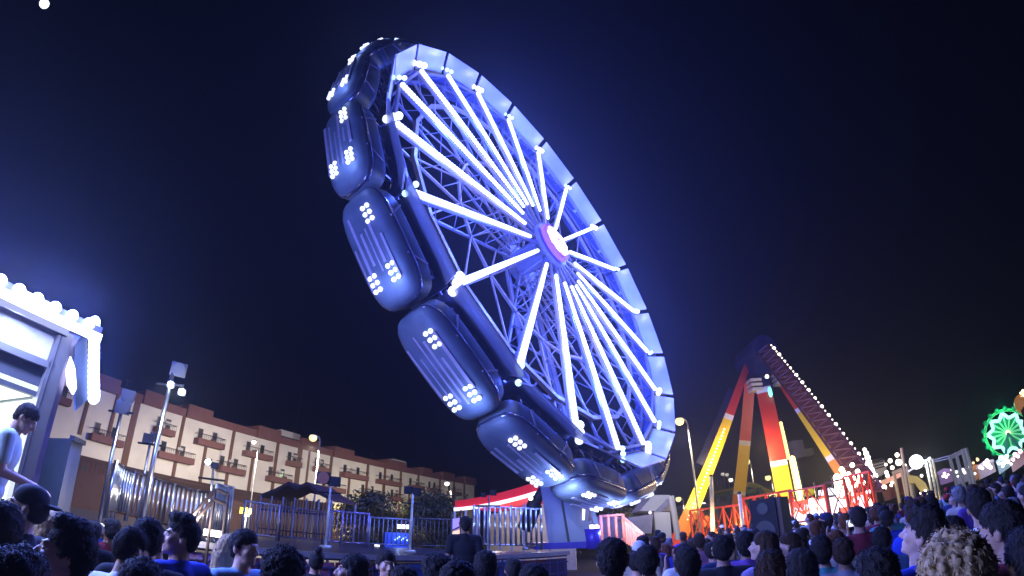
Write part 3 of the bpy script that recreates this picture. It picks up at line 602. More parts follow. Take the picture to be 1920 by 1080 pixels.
# ------------------------------------------------------------------ food stall at the left edge
S = thing('food_stall', 'brightly lit snack stall with a row of big bulbs along its cornice', 'food stall', onz(70, 935, 1.0).xy.to_3d() * 1.0)
ST = 3.55
cR = onz(150, 607, ST); cL = onz(-90, 488, ST); sd = (cR - cL).xy.to_3d().normalized(); sn = V((sd.y, -sd.x, 0))
if sn.dot(EYE - cR) < 0: sn = -sn
bkS = -sn; S.location = V((cR.x, cR.y, 0))
stm = mat('stall_steel', (.33, .33, .42), .35, metal=.5, var=.15); stp = mat('stall_panel', (.72, .70, .8), .4, var=.12); intr = mat('glowing_interior', (.8, .85, .75), .5, var=.05, emit=(.93, 1, .88), est=.9)  # back wall and ceiling material glows so the stall looks lit inside
cR2 = onz(122, 622, ST - .1)
def sp_(s, z, o=0): p = V((cR2.x, cR2.y, 0)) - sd * s + sn * o; return V((p.x, p.y, z))
z_sign0 = None
# heights found on the pillar line
zA = ST - .12; zB = onr(98, 690, (cR2).xy.length).z; zC = onr(70, 745, cR2.xy.length).z
LS = 6.0
m = MB(); m.prism([sp_(0, zB), sp_(LS, zB), sp_(LS, zA), sp_(0, zA)], bkS * .06); m.build('sign_panel', stp, S)
m = MB(); m.bar(sp_(0, zB, .05), sp_(LS, zB, .05), .07, .07); m.bar(sp_(0, zA, .08), sp_(LS, zA, .08), .1, .1); m.build('trim', stm, S)
m = MB(); m.prism([sp_(0, zC), sp_(LS, zC), sp_(LS, zB), sp_(0, zB)], bkS * .1); m.build('lintel', mat('stall_dark', (.10, .11, .17), .4, var=.2), S)
m = MB(); m.bar(sp_(0, 0, .0), sp_(0, zA, .0), .17, .17, sn); pl_ = m.build('pillar', stm, S); m = MB()
for g_ in (.045,): m.bar(sp_(g_, 0, .088), sp_(g_, zA, .088), .012, .012, sn)  # raised dark bar stands in for the shade in a groove
build_each(m, 'groove_shade', mat('stall_dark'), pl_)
m = MB(); m.bar(sp_(-.15, 0, -.08), sp_(-.15, zA, -.08), .07, .09, sn); m.build('pillar_edge', mat('stall_lilac', (.45, .38, .6), .3, metal=.4), S)
m = MB(); m.prism([sp_(0, 0) + bkS * .05, sp_(LS, 0) + bkS * .05, sp_(LS, 1.35) + bkS * .05, sp_(0, 1.35) + bkS * .05], bkS * .12); m.build('counter_front', stm, S)
m = MB(); m.prism([sp_(.1, 1.35, .15), sp_(LS, 1.35, .15), sp_(LS, 1.35, -.45), sp_(.1, 1.35, -.45)], (0, 0, .05)); m.build('counter_top', stm, S)
D_ = 2.3
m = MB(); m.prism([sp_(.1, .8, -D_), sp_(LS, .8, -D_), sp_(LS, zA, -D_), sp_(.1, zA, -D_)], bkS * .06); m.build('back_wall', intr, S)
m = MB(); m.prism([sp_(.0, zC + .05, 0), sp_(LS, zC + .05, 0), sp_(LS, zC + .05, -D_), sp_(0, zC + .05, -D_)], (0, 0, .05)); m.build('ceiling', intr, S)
m = MB(); m.prism([sp_(-.3, zA + .06, .25), sp_(LS, zA + .06, .25), sp_(LS, zA + .06, -D_ - .2), sp_(-.3, zA + .06, -D_ - .2)], (0, 0, .1)); m.build('roof', stm, S)
m = MB(); m.prism([sp_(0, .75, 0), sp_(LS, .75, 0), sp_(LS, .75, -D_), sp_(0, .75, -D_)], (0, 0, .08)); m.build('floor', stm, S)
# right end wall with its window
rw = MB(); e0, e1 = sp_(-.04, 0, -.15), sp_(-.04, 0, -D_)
def ew(t, z, o=0): p = e0.lerp(e1, t); return V((p.x, p.y, z)) + sd * o
for (t0, t1, z0, z1) in ((0, 1, 0, 1.5), (0, 1, 2.75, zA), (0, .14, 1.5, 2.75), (.8, 1, 1.5, 2.75)):
    rw.prism([ew(t0, z0), ew(t1, z0), ew(t1, z1), ew(t0, z1)], sd * .05)
rw.build('end_wall', mat('end_panel_paint', (.07, .09, .15), .4, var=.2), S)
m = MB(); m.prism([ew(.14, 1.5, .02), ew(.8, 1.5, .02), ew(.8, 2.75, .02), ew(.14, 2.75, .02)], sd * .01); wn = m.build('window', mat('lit_glass', (.6, .68, .6), .1, emit=(.75, .85, .72), est=.55), S)
m = MB()
for t in (.14, .45, .8): m.bar(ew(t, 1.5, .07), ew(t, 2.75, .07), .05, .05, sd)
m.bar(ew(.14, 2.75, .07), ew(.8, 2.75, .07), .05, .05); m.bar(ew(.14, 1.5, .07), ew(.8, 1.5, .07), .05, .05); m.build('window_frame', stm, wn)
# raised flap with light strip at the corner
bulb = mat('stall_bulb', (1, 1, 1), emit=(.82, .9, 1.0), est=2)
m = MB(); nB = 30
for i in range(nB): s = -.12 + i * .20; m.ball(sp_(s, zA + .12, .3), .062, 14, 10)
build_each(m, 'cornice_bulb', bulb, S, True)
m = MB(); m.bar(sp_(-.3, zA + .03, .27), sp_(LS, zA + .03, .27), .07, .08); m.build('cornice', mat('cornice_light', (1, 1, 1), emit=(.75, .82, 1), est=3), S)
rho_f = cR.xy.length
F1 = [onr(166, 605, rho_f + .15), onr(188, 606, rho_f + .35), onr(184, 748, rho_f + .35), onr(168, 742, rho_f + .15)]
m = MB(); n = 15
for i in range(n): s = i / (n - 1); a = F1[0].lerp(F1[3], s); b = F1[1].lerp(F1[2], s); m.ball((a + b) / 2, .1, 12, 8, rad=(.066, .066, .08))
m.build('flap_light_strip', bulb, S, smooth=True)
F2 = [onr(137, 640, rho_f + .2), onr(165, 606, rho_f + .25), onr(168, 745, rho_f + .25), onr(140, 745, rho_f + .2)]
m = MB(); m.prism([onr(140, 650, rho_f + .2), onr(163, 618, rho_f + .25), onr(166, 748, rho_f + .25), onr(142, 770, rho_f + .2)], bkS * .05); fp = m.build('flap', mat('flap_blue', (.22, .3, .6), .35, metal=.3), S)
m = MB(); m.prism([onr(x, y, rho_f + .12) for x, y in ((133, 668), (141, 690), (144, 728), (138, 740), (128, 722), (125, 695))], bkS * .04); m.build('flap_light', bulb, fp)
m = MB()
for i, t in enumerate((.2, .34, .48)):
    m.box(ew(t, 2.0 , .06), (.04, .04, .16)); 
build_each(m, 'window_letter', mat('purple_ink', (.12, .05, .35), .4), wn)
lamp('stall_light', sp_(1.2, zC - .1, -.8), 110, (.93, 1, .92), .3, S); lamp('stall_light', sp_(3.0, zC - .1, -.7), 130, (.93, 1, .92), .3, S)
for s in (0, .5, 1.0, 1.6, 2.2, 2.9): lamp('cornice_light', sp_(s, zA + .36, .22), 150 * WPOW, (.12, .2, 1.0), .12, S)
for s in (.5, 1.7, 2.9): lamp('fascia_fill', sp_(s, zA + .12, .48), 34 * WPOW, (.42, .52, 1.0), .12, S)  # added fill lamps that brighten the stall's fascia
for q_ in (.15, .5, .85): lamp('flap_lamp', F1[1].lerp(F1[2], q_) + sd * .13, 40 * WPOW, (.12, .2, 1.0), .1, S)
# dark van body right of the stall
r = thing('stall_annexe', 'dark unlit metal cabin closing the right side of the food stall', 'cabin', onr(140, 830, rho_f + 1.6).xy.to_3d())
slab([onr(136, 822, rho_f + 1.2), onr(156, 832, rho_f + 1.7), onr(126, 985, rho_f + 1.7), onr(100, 990, rho_f + 1.2)], bkS * 1.0, 'cabin_wall', mat('end_panel_paint'), r)
m = MB(); m.bar(onr(135, 821, rho_f + 1.15), onr(157, 831, rho_f + 1.65), .06); m.build('roof_edge', darkm, r)
# ------------------------------------------------------------------ pendulum ride
red = mat('ride_red', (.62, .045, .02), .4, var=.15, scale=1); yel = mat('ride_yellow', (.85, .58, .02), .4, var=.12, scale=1); org = mat('ride_orange', (.8, .24, .02), .4, var=.12, scale=1)
whp = mat('ride_white', (.8, .75, .68), .4, var=.1); navy = mat('ride_navy', (.02, .022, .08), .4, metal=.3, var=.3); maroon = mat('ride_maroon', (.10, .024, .02), .5, var=.3)
warm = mat('warm_bulb', (1, .8, .6), emit=(1, .86, .68), est=5); pinkb = mat('pink_bulb', (1, .8, .9), emit=(1, .72, .85), est=3); yled = mat('yellow_led', (1, .9, .3), emit=(1, .86, .25), est=1.6)
cyanb = mat('cyan_bulb', (.3, 1, .9), emit=(.1, .9, .75), est=2.5)
apx = onr(1424, 690, 44); R4 = thing('pendulum_ride', 'tall pendulum ride on red, white and yellow striped legs with a dark bulb-edged arm', 'pendulum ride', V((apx.x, apx.y, 0)))
def ext_to(a, b, z): t = (z - a.z) / (b.z - a.z); return a + (b - a) * t
def leg(pa, ra, pb, rb_, w0, w1, bands, name='support_leg', side=None):
    a, b = onr(*pa, ra), onr(*pb, rb_)
    if b.z > .4: b = ext_to(a, b, .4)
    Lr = MB(); lg = None; s0 = 0
    view = ((a + b) / 2 - EYE).normalized()
    for s1, mm in bands:
        p, q = a.lerp(b, s0), a.lerp(b, s1); m = MB(); wa_, wb_ = w0 + (w1 - w0) * s0, w0 + (w1 - w0) * s1
        d = (q - p).normalized(); x = d.cross(view).normalized(); y = x.cross(d)
        vs = [c + x * i * ww / 2 + y * j * ww * .4 for c, ww in ((p, wa_), (q, wb_)) for i, j in ((-1, -1), (1, -1), (1, 1), (-1, 1))]
        m.add(vs, [(0, 1, 2, 3), (4, 5, 6, 7), (0, 1, 5, 4), (1, 2, 6, 5), (2, 3, 7, 6), (3, 0, 4, 7)])
        if lg is None: lg = m.build(name, mm, R4)
        else: m.build('stripe', mm, lg)
        s0 = s1
    return a, b, lg
a, b, l1 = leg((1400, 688), 43, (1276, 1004), 34, .55, 1.0, [(.33, red), (.36, whp), (.83, yel), (.93, org), (1, red)])
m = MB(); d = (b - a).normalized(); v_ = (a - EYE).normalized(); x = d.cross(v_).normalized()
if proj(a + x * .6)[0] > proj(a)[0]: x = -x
m.bar(a.lerp(b, .18) + x * .55, a.lerp(b, .62) + x * .75, .5, .3, v_); m.build('leg_navy_rail', navy, l1)  # navy bar beside the upper left edge of the leg
m = MB()
for i in range(26): m.ball(a.lerp(b, .4 + .45 * i / 25) - v_ * .5, .06, 6, 4)
build_each(m, 'leg_bulb', warm, l1)
leg((1406, 715), 46, (1382, 960), 50, .95, 1.15, [(.36, red), (.39, whp), (.68, yel), (.70, whp), (.9, org), (1, red)])
a, b, l3 = leg((1425, 700), 43, (1476, 955), 36, 1.25, 1.15, [(.14, navy), (.18, whp), (.62, red), (.65, whp), (.84, yel), (1, whp)])
m = MB(); x = (b - a).normalized().cross((a - EYE).normalized()).normalized()
if proj(a + x)[0] < proj(a)[0]: x = -x
for i in range(44): s = .38 + .6 * i / 43; m.ball(a.lerp(b, s) + x * (.72 + .25 * (s > .6)), .15 + .1 * (s > .6), 7, 5)
m.build('yellow_light_line', yled, l3, smooth=True)
a, b, l4 = leg((1452, 695), 45, (1597, 916), 40, .8, 1.0, [(.30, red), (.33, whp), (.62, yel), (.65, whp), (.88, org), (1, whp)])
m = MB()
for i in range(20): s = .62 + .36 * i / 19; m.ball(a.lerp(b, s) + V((.6, -.3, 0)), .17, 7, 5)
build_each(m, 'leg_bulb', warm, l4, True)
# the long swinging arm with bulbs on its edge
a, b = onr(1432, 655, 41), onr(1640, 928, 33)
view = ((a + b) / 2 - EYE).normalized(); d = (b - a).normalized(); x = d.cross(view).normalized()
if proj(a + x)[0] < proj(a)[0]: x = -x
m = MB()
for i in (-1, 1):
    for j in (-.6, .6): m.bar(a + x * i * .55 + view * j, b + x * i * .6 + view * j, .16, .16, view)
n = 22
for i in range(n):
    p, q = a.lerp(b, i / n), a.lerp(b, (i + 1) / n)
    for j in (-.6, .6): m.bar(p - x * .55 + view * j, q + x * .55 + view * j, .09, .09, view); m.bar(p + x * .55 + view * j, q - x * .55 + view * j, .07, .07, view)
    m.bar(p - x * .55 - view * .6, p + x * .55 - view * .6, .09, .09, view)
arm = m.build('swing_arm', maroon, R4)
m = MB(); m.prism([a - x * .45 + view * .3, a + x * .45 + view * .3, b + x * .5 + view * .3, b - x * .5 + view * .3], view * .08); m.build('arm_panel', maroon, arm)
m = MB(); rb5 = random.Random(2)
for i in range(34):
    s = .02 + .97 * i / 33
    m.ball(a.lerp(b, s) + x * .68 - view * .6, .10 + .05 * rb5.random() if i % 2 else .06, 7, 5)
build_each(m, 'arm_bulb', warm, arm, True)
# apex housing
m = MB(); ax_ = onr(1420, 688, 43); X_, Y_, Z_ = V((1, 0, 0)), V((0, 1, 0)), V((0, 0, 1))
m.box(ax_ + V((0, 0, .3)), (1.9, 2.6, 2.6)); m.tube(ax_ + V((0, -2, 1.0)), ax_ + V((0, 2, 1.0)), 1.1, 1.1, 18); m.build('apex_housing', navy, R4)
m = MB()
for sx_, zz in ((-1.25, -1.6), (1.15, -1.2)):
    for k in range(3): m.box(ax_ + V((sx_, -1.2, zz - .38 * k * 1.0)), (1.0, .9, .22))
build_each(m, 'counterweight_plate', mat('pale_block', (.42, .37, .3), .5, var=.2), R4)
m = MB(); m.ball(onr(1438, 706, 40.5), .16); m.build('apex_lamp', warm, R4, smooth=True); m = MB(); m.ball(onr(1444, 735, 40.5), 1, 10, 8, rad=(.16, .16, .42)); m.build('cyan_lamp', cyanb, R4, smooth=True)
# red lattice base with lit signs
def lattice(x0, x1, rho0, rho1, zb, zt, m_, par, n, th=.12, name='lattice_fence'):
    a, b = fl(x0, rho0, zb), fl(x1, rho1, zb); h = V((0, 0, zt - zb)); m = MB(); m.bar(a, b, th, th); m.bar(a + h, b + h, th, th)
    for i in range(n + 1): p = a.lerp(b, i / n); m.bar(p, p + h, th, th, Y_)
    for i in range(n): p, q = a.lerp(b, i / n), a.lerp(b, (i + 1) / n); m.bar(p, q + h, th * .5, th * .5, Y_); m.bar(q, p + h, th * .5, th * .5, Y_)
    return m.build(name, m_, par)
lattice(1297, 1400, 33, 33, .9, 2.9, red, R4, 5); lattice(1398, 1490, 32, 30, 1.2, 3.2, red, R4, 4)
lattice(1486, 1552, 29, 28.5, 1.45, 3.1, red, R4, 2, .09); lattice(1556, 1592, 28.5, 28, 1.3, 3.2, maroon, R4, 1, .09); lattice(1590, 1640, 28, 27.5, 1.4, 3.3, red, R4, 3, .09)
m = MB()
for x0, y0, x1, y1 in ((1322, 968, 1344, 1000), (1312, 975, 1318, 1004)): m.bar(onr(x0, y0, 34), onr(x1, y1, 34), .3, .3)
m.bar(onr(1300, 962, 34), onr(1325, 985, 34), .3, .3); build_each(m, 'cross_brace', org, R4)
m = MB(); m.prism([onr(1322, 1012, 31), onr(1335, 998, 31), onr(1383, 995, 31), onr(1388, 1006, 31)], (0, .5, 0)); m.build('foot_plate', org, R4)
sgn = mat('sign_white_light', (1, 1, 1), emit=(1, .93, .8), est=.95); sgr = mat('sign_red_light', (.9, .15, .05), emit=(.95, .10, .03), est=.75)
def signq(l, rho, m_, name='lit_sign', label=None, par=None, th=.12): m = MB(); m.prism([onr(x, y, rho) for x, y in l], ((onr(*l[0], rho) - EYE).xy.to_3d().normalized()) * th); return m.build(name, m_, par)
r = thing('lit_sign', 'red sign with white-lit letters in the red lattice, beside the speaker cabinet', 'lit sign', fl(1519, 29.6, 0), 'lit signs of the pendulum ride')
signq([(1486, 941), (1552, 929), (1552, 973), (1490, 983)], 29.6, sgr, 'board', par=r)
m = MB()
def stroke(pts, rho, wd, mb):
    for a_, b_ in zip(pts, pts[1:]): mb.bar(onr(*a_, rho), onr(*b_, rho), wd, .05, V((0, 0, 1)))
stroke([(1489, 961), (1490, 952), (1497, 957), (1500, 951)], 29.3, .17, m); stroke([(1500, 948), (1502, 957), (1508, 957), (1509, 946)], 29.3, .17, m); stroke([(1514, 956), (1513, 946), (1520, 944), (1521, 951), (1516, 953)], 29.3, .17, m)
m.build('letters', mat('letter_light', (1, .8, .6), emit=(1, .72, .5), est=.9), r)
signq([(1487, 967), (1494, 958), (1507, 966), (1520, 955), (1550, 962), (1551, 974), (1492, 983)], 29.4, sgn, 'white_figure', par=r)
m = MB(); m.tube(fl(1490, 29.8, 0), fl(1490, 29.8, 1.9), .06); m.tube(fl(1550, 29.8, 0), fl(1550, 29.8, 2.0), .06); build_each(m, 'post', darkm, r)
r = thing('lit_sign', 'large cream-white glowing panel with crossed lattice before it', 'lit sign', fl(1558, 29, 0), 'lit signs of the pendulum ride')
signq([(1532, 937), (1571, 930), (1573, 960), (1551, 973), (1535, 970)], 29.2, sgn, 'panel', par=r)
signq([(1534, 920), (1549, 917), (1556, 914), (1569, 919), (1569, 928), (1535, 929)], 29.4, mat('sign_pale_cyan', (.8, 1, 1), emit=(.8, .95, .92), est=1.2), 'header', par=r); m = MB(); m.tube(fl(1536, 29.6, 0), fl(1536, 29.6, 3.4), .06); m.tube(fl(1570, 29.6, 0), fl(1570, 29.6, 3.6), .06); build_each(m, 'post', darkm, r)
r = thing('lit_sign', 'red glowing panel with pink and white lamps at the foot of the swinging arm', 'lit sign', fl(1605, 29, 0), 'lit signs of the pendulum ride')
signq([(1573, 930), (1626, 921), (1629, 950), (1577, 963)], 28.8, sgr, 'panel', par=r)
m = MB(); rb6 = random.Random(9)
for (x, y, s) in ((1579, 944, .28), (1586, 943, .24), (1592, 950, .12), (1602, 939, .14), (1598, 925, .16), (1578, 928, .16), (1614, 934, .2), (1617, 944, .22), (1621, 948, .16), (1610, 948, .14), (1628, 922, .15)): m.ball(onr(x, y, 28.4), s * .8, 10, 7)
build_each(m, 'sign_lamp', pinkb, r, True); m = MB(); m.tube(fl(1575, 29, 0), fl(1575, 29, 1.6), .06); m.tube(fl(1626, 29, 0), fl(1626, 29, 2.0), .06); build_each(m, 'post', darkm, r)
r = thing('bulb_column', 'thin column of white bulbs between the two white-lit signs', 'light column', fl(1526, 28.5, 0)); m = MB()
for (x, y, s) in ((1522, 940, .2), (1524, 947, .26), (1525, 958, .2), (1527, 964, .22), (1528, 971, .2)): m.ball(onr(x, y, 28.6), s * .85, 10, 7)
build_each(m, 'bulb', warm, r, True); m = MB(); m.tube(fl(1527, 28.7, 0), onr(1522, 935, 28.7), .05); build_each(m, 'post', darkm, r)
r = thing('bulb_column', 'tall column of big white bulbs rising beside the orange foot of the right striped leg', 'light column', fl(1572, 31, 0)); m = MB()
for i in range(12): m.ball(onr(1569 + 1.0 * i, 895 + 5 * i * .6, 31 - .02 * i), .2 + .06 * (i % 3), 8, 6)
for i in range(9): m.ball(onr(1578 + 2.4 * i, 880 + 5.2 * i, 30.6), .15, 8, 6)
build_each(m, 'bulb', warm, r, True); m = MB(); m.tube(fl(1572, 31.1, 0), onr(1570, 893, 31.1), .07); build_each(m, 'post', darkm, r)
r = thing('lamp_cluster', 'loose cluster of small warm lamps on thin posts behind the foot of the swinging arm', 'lamps', fl(1604, 31, 0)); m = MB(); m2 = MB()
for (x, y) in ((1591, 889), (1600, 897), (1598, 872), (1611, 902), (1604, 910), (1613, 893), (1608, 884), (1618, 905)): p = onr(x, y, 31); m.ball(p, .14, 8, 6); m2.tube(p, (p.x, p.y, 0), .03, n=5)
build_each(m, 'bulb', warm, r, True); build_each(m2, 'post', maroon, r)
for p, e, c in ((onr(1330, 985, 30), 300, (1, .62, .25)), (onr(1388, 985, 33), 420, (1, .55, .2)), (onr(1500, 930, 31), 350, (1, .75, .4)), (onr(1560, 880, 36), 800, (1, .8, .45)), (onr(1450, 940, 33), 500, (1, .8, .4)), (onr(1600, 920, 26), 130, (1, .5, .35)), (onr(1320, 905, 34), 260, (1, .8, .4)), (onr(1425, 830, 37), 500, (1, .75, .4)), (onr(1350, 820, 36), 200, (1, .7, .35)), (onr(1545, 955, 25), 100, (1, .9, .75))):
    lamp('ride_floodlight', p, e * PPOW, c, .3, R4)
# other thin posts around it
def simple_post(pa, pb, rho, rr, label, m_, name='post', cat='pole', lampm=None, lr=.12):
    a, b = onr(*pa, rho), onr(*pb, rho); r = thing(name, label, cat, (a.x, a.y, 0)); m = MB(); m.tube((a.x, a.y, 0), (a.x, a.y, .3), rr * 1.8, rr * 1.6); m.tube((a.x, a.y, .3), b, rr, rr * .8, 10); m.build('shaft', m_, r, smooth=True)
    m = MB(); m.ball(b, lr, 8, 6); m.build('cap', lampm or darkm, r, smooth=True); return r
simple_post((1332, 985), (1333, 893), 31, .14, 'white-lit post between the first two striped pendulum legs', mat('lit_look_pole'))  # pale colour makes the post look lit
simple_post((1389, 962), (1386, 925), 30, .12, 'short white-lit post at the foot of the orange pendulum leg', mat('lit_look_pole'))
r = thing('tower_pole', 'leaning grey tower with a pale boxy head behind the pendulum ride', 'tower', fl(1505, 60, 0)); m = MB(); m.tube(fl(1505, 60, 0), onr(1486, 850, 60), .75, .45, 10); m.build('shaft', mat('grey_green_wall'), r, smooth=True)
m = MB(); q = onr(1492, 836, 60); m.box(q, (1.5, 1, 1.1)); m.box(q + V((1.0, 0, -.9)), (1.7, 1, .8)); m.box(q + V((-.3, 0, -1.0)), (1.2, 1, .8)); m.build('head', mat('pale_block'), r)
simple_post((1345, 960), (1343, 880), 62, .1, 'thin dark post left of the coaster track', darkm)
# speaker cabinet
p = onr(1448, 975, 11.5); r = thing('speaker_cabinet', 'large black loudspeaker cabinet with brown side standing above the crowd', 'speaker', (p.x, p.y, 0))
c = V((p.x, p.y, 1.8)); f = (EYE - c).xy.to_3d().normalized(); f = (f + V((-.5, 0, 0))).normalized(); s = V((0, 0, 1)).cross(f).normalized()
m = MB(); m.box(c, (.64, .55, .92), (s, f, V((0, 0, 1)))); cb = m.build('cabinet', mat('brown_wood', (.16, .085, .06), .55, var=.2), r)
m = MB(); m.box(c + f * .32 - s * .05, (.56, .04, .92), (s, f, V((0, 0, 1)))); m.build('grille', mat('black_grille', (.012, .012, .015), .7, var=.3, scale=40), cb)
m = MB(); m.tube(c + f * .34 + V((0, 0, -.2)) - s * .05, c + f * .36 + V((0, 0, -.2)) - s * .05, .2, .22, 24); m.tube(c + f * .34 + V((0, 0, .27)) - s * .05, c + f * .36 + V((0, 0, .27)) - s * .05, .1, .12, 20); m.build('driver', mat('cone_black', (.03, .03, .03), .4), cb)
m = MB(); m.box((p.x, p.y, .635), (.7, .55, 1.27), (s, f, V((0, 0, 1)))); m.build('bass_box', mat('black_grille'), r)
# ------------------------------------------------------------------ coaster behind
r = thing('small_coaster', 'small roller coaster with yellow-green track on blue supports behind the pendulum legs', 'coaster', fl(1390, 58, 0)); trk = mat('track_yellow', (.55, .5, .05), .4, var=.3); trg = mat('track_green', (.2, .32, .12), .4, var=.3); blu = mat('support_blue', (.04, .13, .3), .5, var=.3)
def curve(l, rho, rad, m_, nm, par):
    m = MB(); pts = [onr(x, y, q) for x, y, q in l]; m.path(pts, rad, 7)
    m.path([p + V((0, .8, .0)) for p in pts], rad, 7)
    for a_, b_ in zip(pts, pts[1:]): m.tube(a_, a_ + V((0, .8, 0)), rad * .7, n=5)
    return m.build(nm, m_, par)
curve([(1338, 930, 58), (1350, 926, 57), (1370, 923, 56), (1395, 921, 56), (1413, 921, 57), (1417, 926, 58)], 0, .2, trg, 'track', r)
curve([(1340, 925, 60), (1365, 920, 59), (1385, 915, 58), (1395, 910, 57), (1405, 908, 57), (1420, 911, 58), (1437, 920, 59), (1453, 926, 60)], 0, .24, trk, 'track', r)
m = MB()
for x, y in ((1345, 930), (1362, 925), (1367, 925), (1395, 912), (1403, 912), (1410, 922), (1423, 914)): p = onr(x, y, 57.5); m.tube(p, (p.x, p.y, 0), .25, n=8)
m.bar(onr(1340, 930, 58), onr(1366, 962, 58), .25); build_each(m, 'support', blu, r)
r = thing('flat_pavilion', 'small grey-blue flat pavilion between the first two pendulum legs', 'pavilion', fl(1315, 70, 0)); p = fl(1316, 68, 0); m = MB(); m.box(p + V((0, 0, 2.2)), (6, 4, 4.4)); m.build('wall', mat('pavilion_wall', (.25, .27, .33), .6, var=.2), r); m = MB(); m.box(p + V((0, 0, 4.5)), (6.4, 4.4, .25)); m.build('roof', mat('pavilion_roof', (.35, .3, .5), .5), r)
r = thing('yellow_gondola', 'small lit yellow gondola just above the lattice, right of the leaning grey tower', 'ride car', fl(1513, 45, 0)); p = onr(1513, 923, 45); m = MB(); m.ball(p, 1, 14, 8, rad=(.6, .5, .35), e=.7); m.build('car', mat('yellow_lit', (.7, .65, .05), .4, emit=(.6, .55, .05), est=.4), r, smooth=True); m = MB(); m.tube(p, (p.x, p.y, 0), .08); m.build('arm', darkm, r)
# ------------------------------------------------------------------ stalls and lights on the right
def bulbs_on(r, l, rho, m_, nm='bulbs'):
    m = MB()
    for x, y, s in l: m.ball(onr(x, y, rho), s * rho / 1150, 12, 8)
    return build_each(m, nm.rstrip('s'), m_, r, True)
r = thing('lit_tower', 'flame-like tall column of white-lit tubes right of the swinging arm', 'light column', fl(1638, 40, 0))
bulbs_on(r, [(1621, 843, 4), (1624, 850, 5.5), (1627, 858, 6), (1629, 866, 6), (1631, 873, 6), (1634, 881, 6), (1636, 888, 6.5), (1637, 895, 5), (1640, 903, 4), (1642, 910, 3.2)], 40, mat('tube_white', (1, 1, 1), emit=(1, .95, .9), est=3)); m = MB(); m.tube(fl(1643, 40.3, 0), onr(1622, 842, 40.3), .16); m.build('mast', maroon, r)
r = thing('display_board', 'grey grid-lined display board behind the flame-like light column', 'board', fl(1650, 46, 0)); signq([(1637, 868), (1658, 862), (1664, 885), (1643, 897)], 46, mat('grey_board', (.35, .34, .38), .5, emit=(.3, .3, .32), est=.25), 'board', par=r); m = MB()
for i in range(4): m.bar(onr(1637 + i * 1.2, 864 + i * 5, 45.7), onr(1656 + i * 1.2, 859 + i * 5, 45.7), .1)
m.build('grid', darkm, r); m = MB(); m.tube(fl(1652, 46.2, 0), onr(1652, 880, 46.2), .12); build_each(m, 'post', darkm, r)
r = thing('game_stall', 'small stall with orange lit awning and seven round white lamps on its roof', 'stall', fl(1665, 42, 0))
signq([(1648, 903), (1690, 885), (1690, 893), (1652, 912)], 42, mat('salmon_awning', (.8, .4, .28), .5, emit=(.9, .5, .4), est=.35), 'awning', par=r, th=2); signq([(1650, 912), (1690, 895), (1700, 925), (1660, 940)], 43, mat('stall_dark_red', (.12, .03, .03), .6), 'body', par=r, th=2)
bulbs_on(r, [(1682, 853, 4.5), (1669, 864, 4.5), (1685, 867, 6.5), (1661, 871, 3), (1673, 877, 4), (1662, 886, 4), (1664, 892, 4), (1698, 872, 2.2), (1671, 910, 3), (1673, 905, 3)], 42, warm); m = MB()
for x, y in ((1676, 887), (1690, 880), (1700, 873), (1690, 840)): m.tube(onr(x, y, 42), fl(x + 8, 42, 0), .12, n=7)
m.bar(onr(1672, 888, 42), onr(1692, 880, 42), .2, .25); build_each(m, 'post', mat('tan_post'), r)
p = onr(1718, 866, 38); r = thing('floodlight_tower', 'dazzling round white floodlight on a grey lattice tower', 'floodlight', fl(1740, 38, 0)); m = MB(); m.ball(p, .46, 20, 14); m.build('lens', mat('flood_white', (1, 1, 1), emit=(1, 1, 1), est=5), r, smooth=True)
m = MB()
for x, y, q in ((1735, 862, 38), (1742, 860, 38.5), (1748, 860, 39)): m.tube(onr(x, y, q), fl(x + 10, q, 0), .09, n=6)
m.bar(onr(1703, 884, 38.2), onr(1745, 858, 38.2), .12, .12); 
for i in range(6): m.bar(onr(1736 + i * 1.6, 866 + i * 9, 38), onr(1749 + i * 1.6, 872 + i * 9, 38.8), .05, .05)
m.build('tower', polem, r); lamp('flood', p + V((-.2, -.9, -.2)), 500 * PPOW, (.95, .97, 1), .3, r)
r = thing('yellow_stall', 'mustard yellow stall roof below the dazzling floodlight', 'stall', fl(1722, 36, 0)); signq([(1702, 890), (1720, 893), (1735, 905), (1742, 920), (1728, 922), (1716, 906), (1704, 906)], 36, mat('mustard', (.55, .42, .05), .5, emit=(.5, .4, .05), est=.25), 'roof', par=r, th=2.5); bulbs_on(r, [(1728, 892, 3), (1735, 920, 2.6), (1726, 925, 2), (1738, 928, 2.4)], 35.5, warm)
m = MB(); m.tube(fl(1712, 37, 0), onr(1712, 900, 37), .1); m.tube(fl(1738, 37, 0), onr(1738, 912, 37), .1); build_each(m, 'post', darkm, r)
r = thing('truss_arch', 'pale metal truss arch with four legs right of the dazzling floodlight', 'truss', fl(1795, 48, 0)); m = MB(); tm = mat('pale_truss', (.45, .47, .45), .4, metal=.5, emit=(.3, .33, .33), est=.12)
for x, y in ((1780, 855), (1792, 848), (1804, 842), (1811, 840)): m.bar(onr(x, y, 48), fl(x + 14, 48, 0), .2, .2, Y_)
for y in (0, 5): m.bar(onr(1780, 856 + y, 48), onr(1811, 841 + y, 48), .14, .14, Y_)
m.bar(onr(1752, 862, 48), onr(1782, 854, 48), .08, .08, Y_); m.bar(onr(1752, 866, 48), onr(1782, 859, 48), .08, .08, Y_)
for i in range(6): m.bar(onr(1780 + 5 * i, 856 - 2.4 * i, 48), onr(1783 + 5 * i, 859 - 2.4 * i, 48), .07, .07, Y_)
m.build('truss', tm, r)
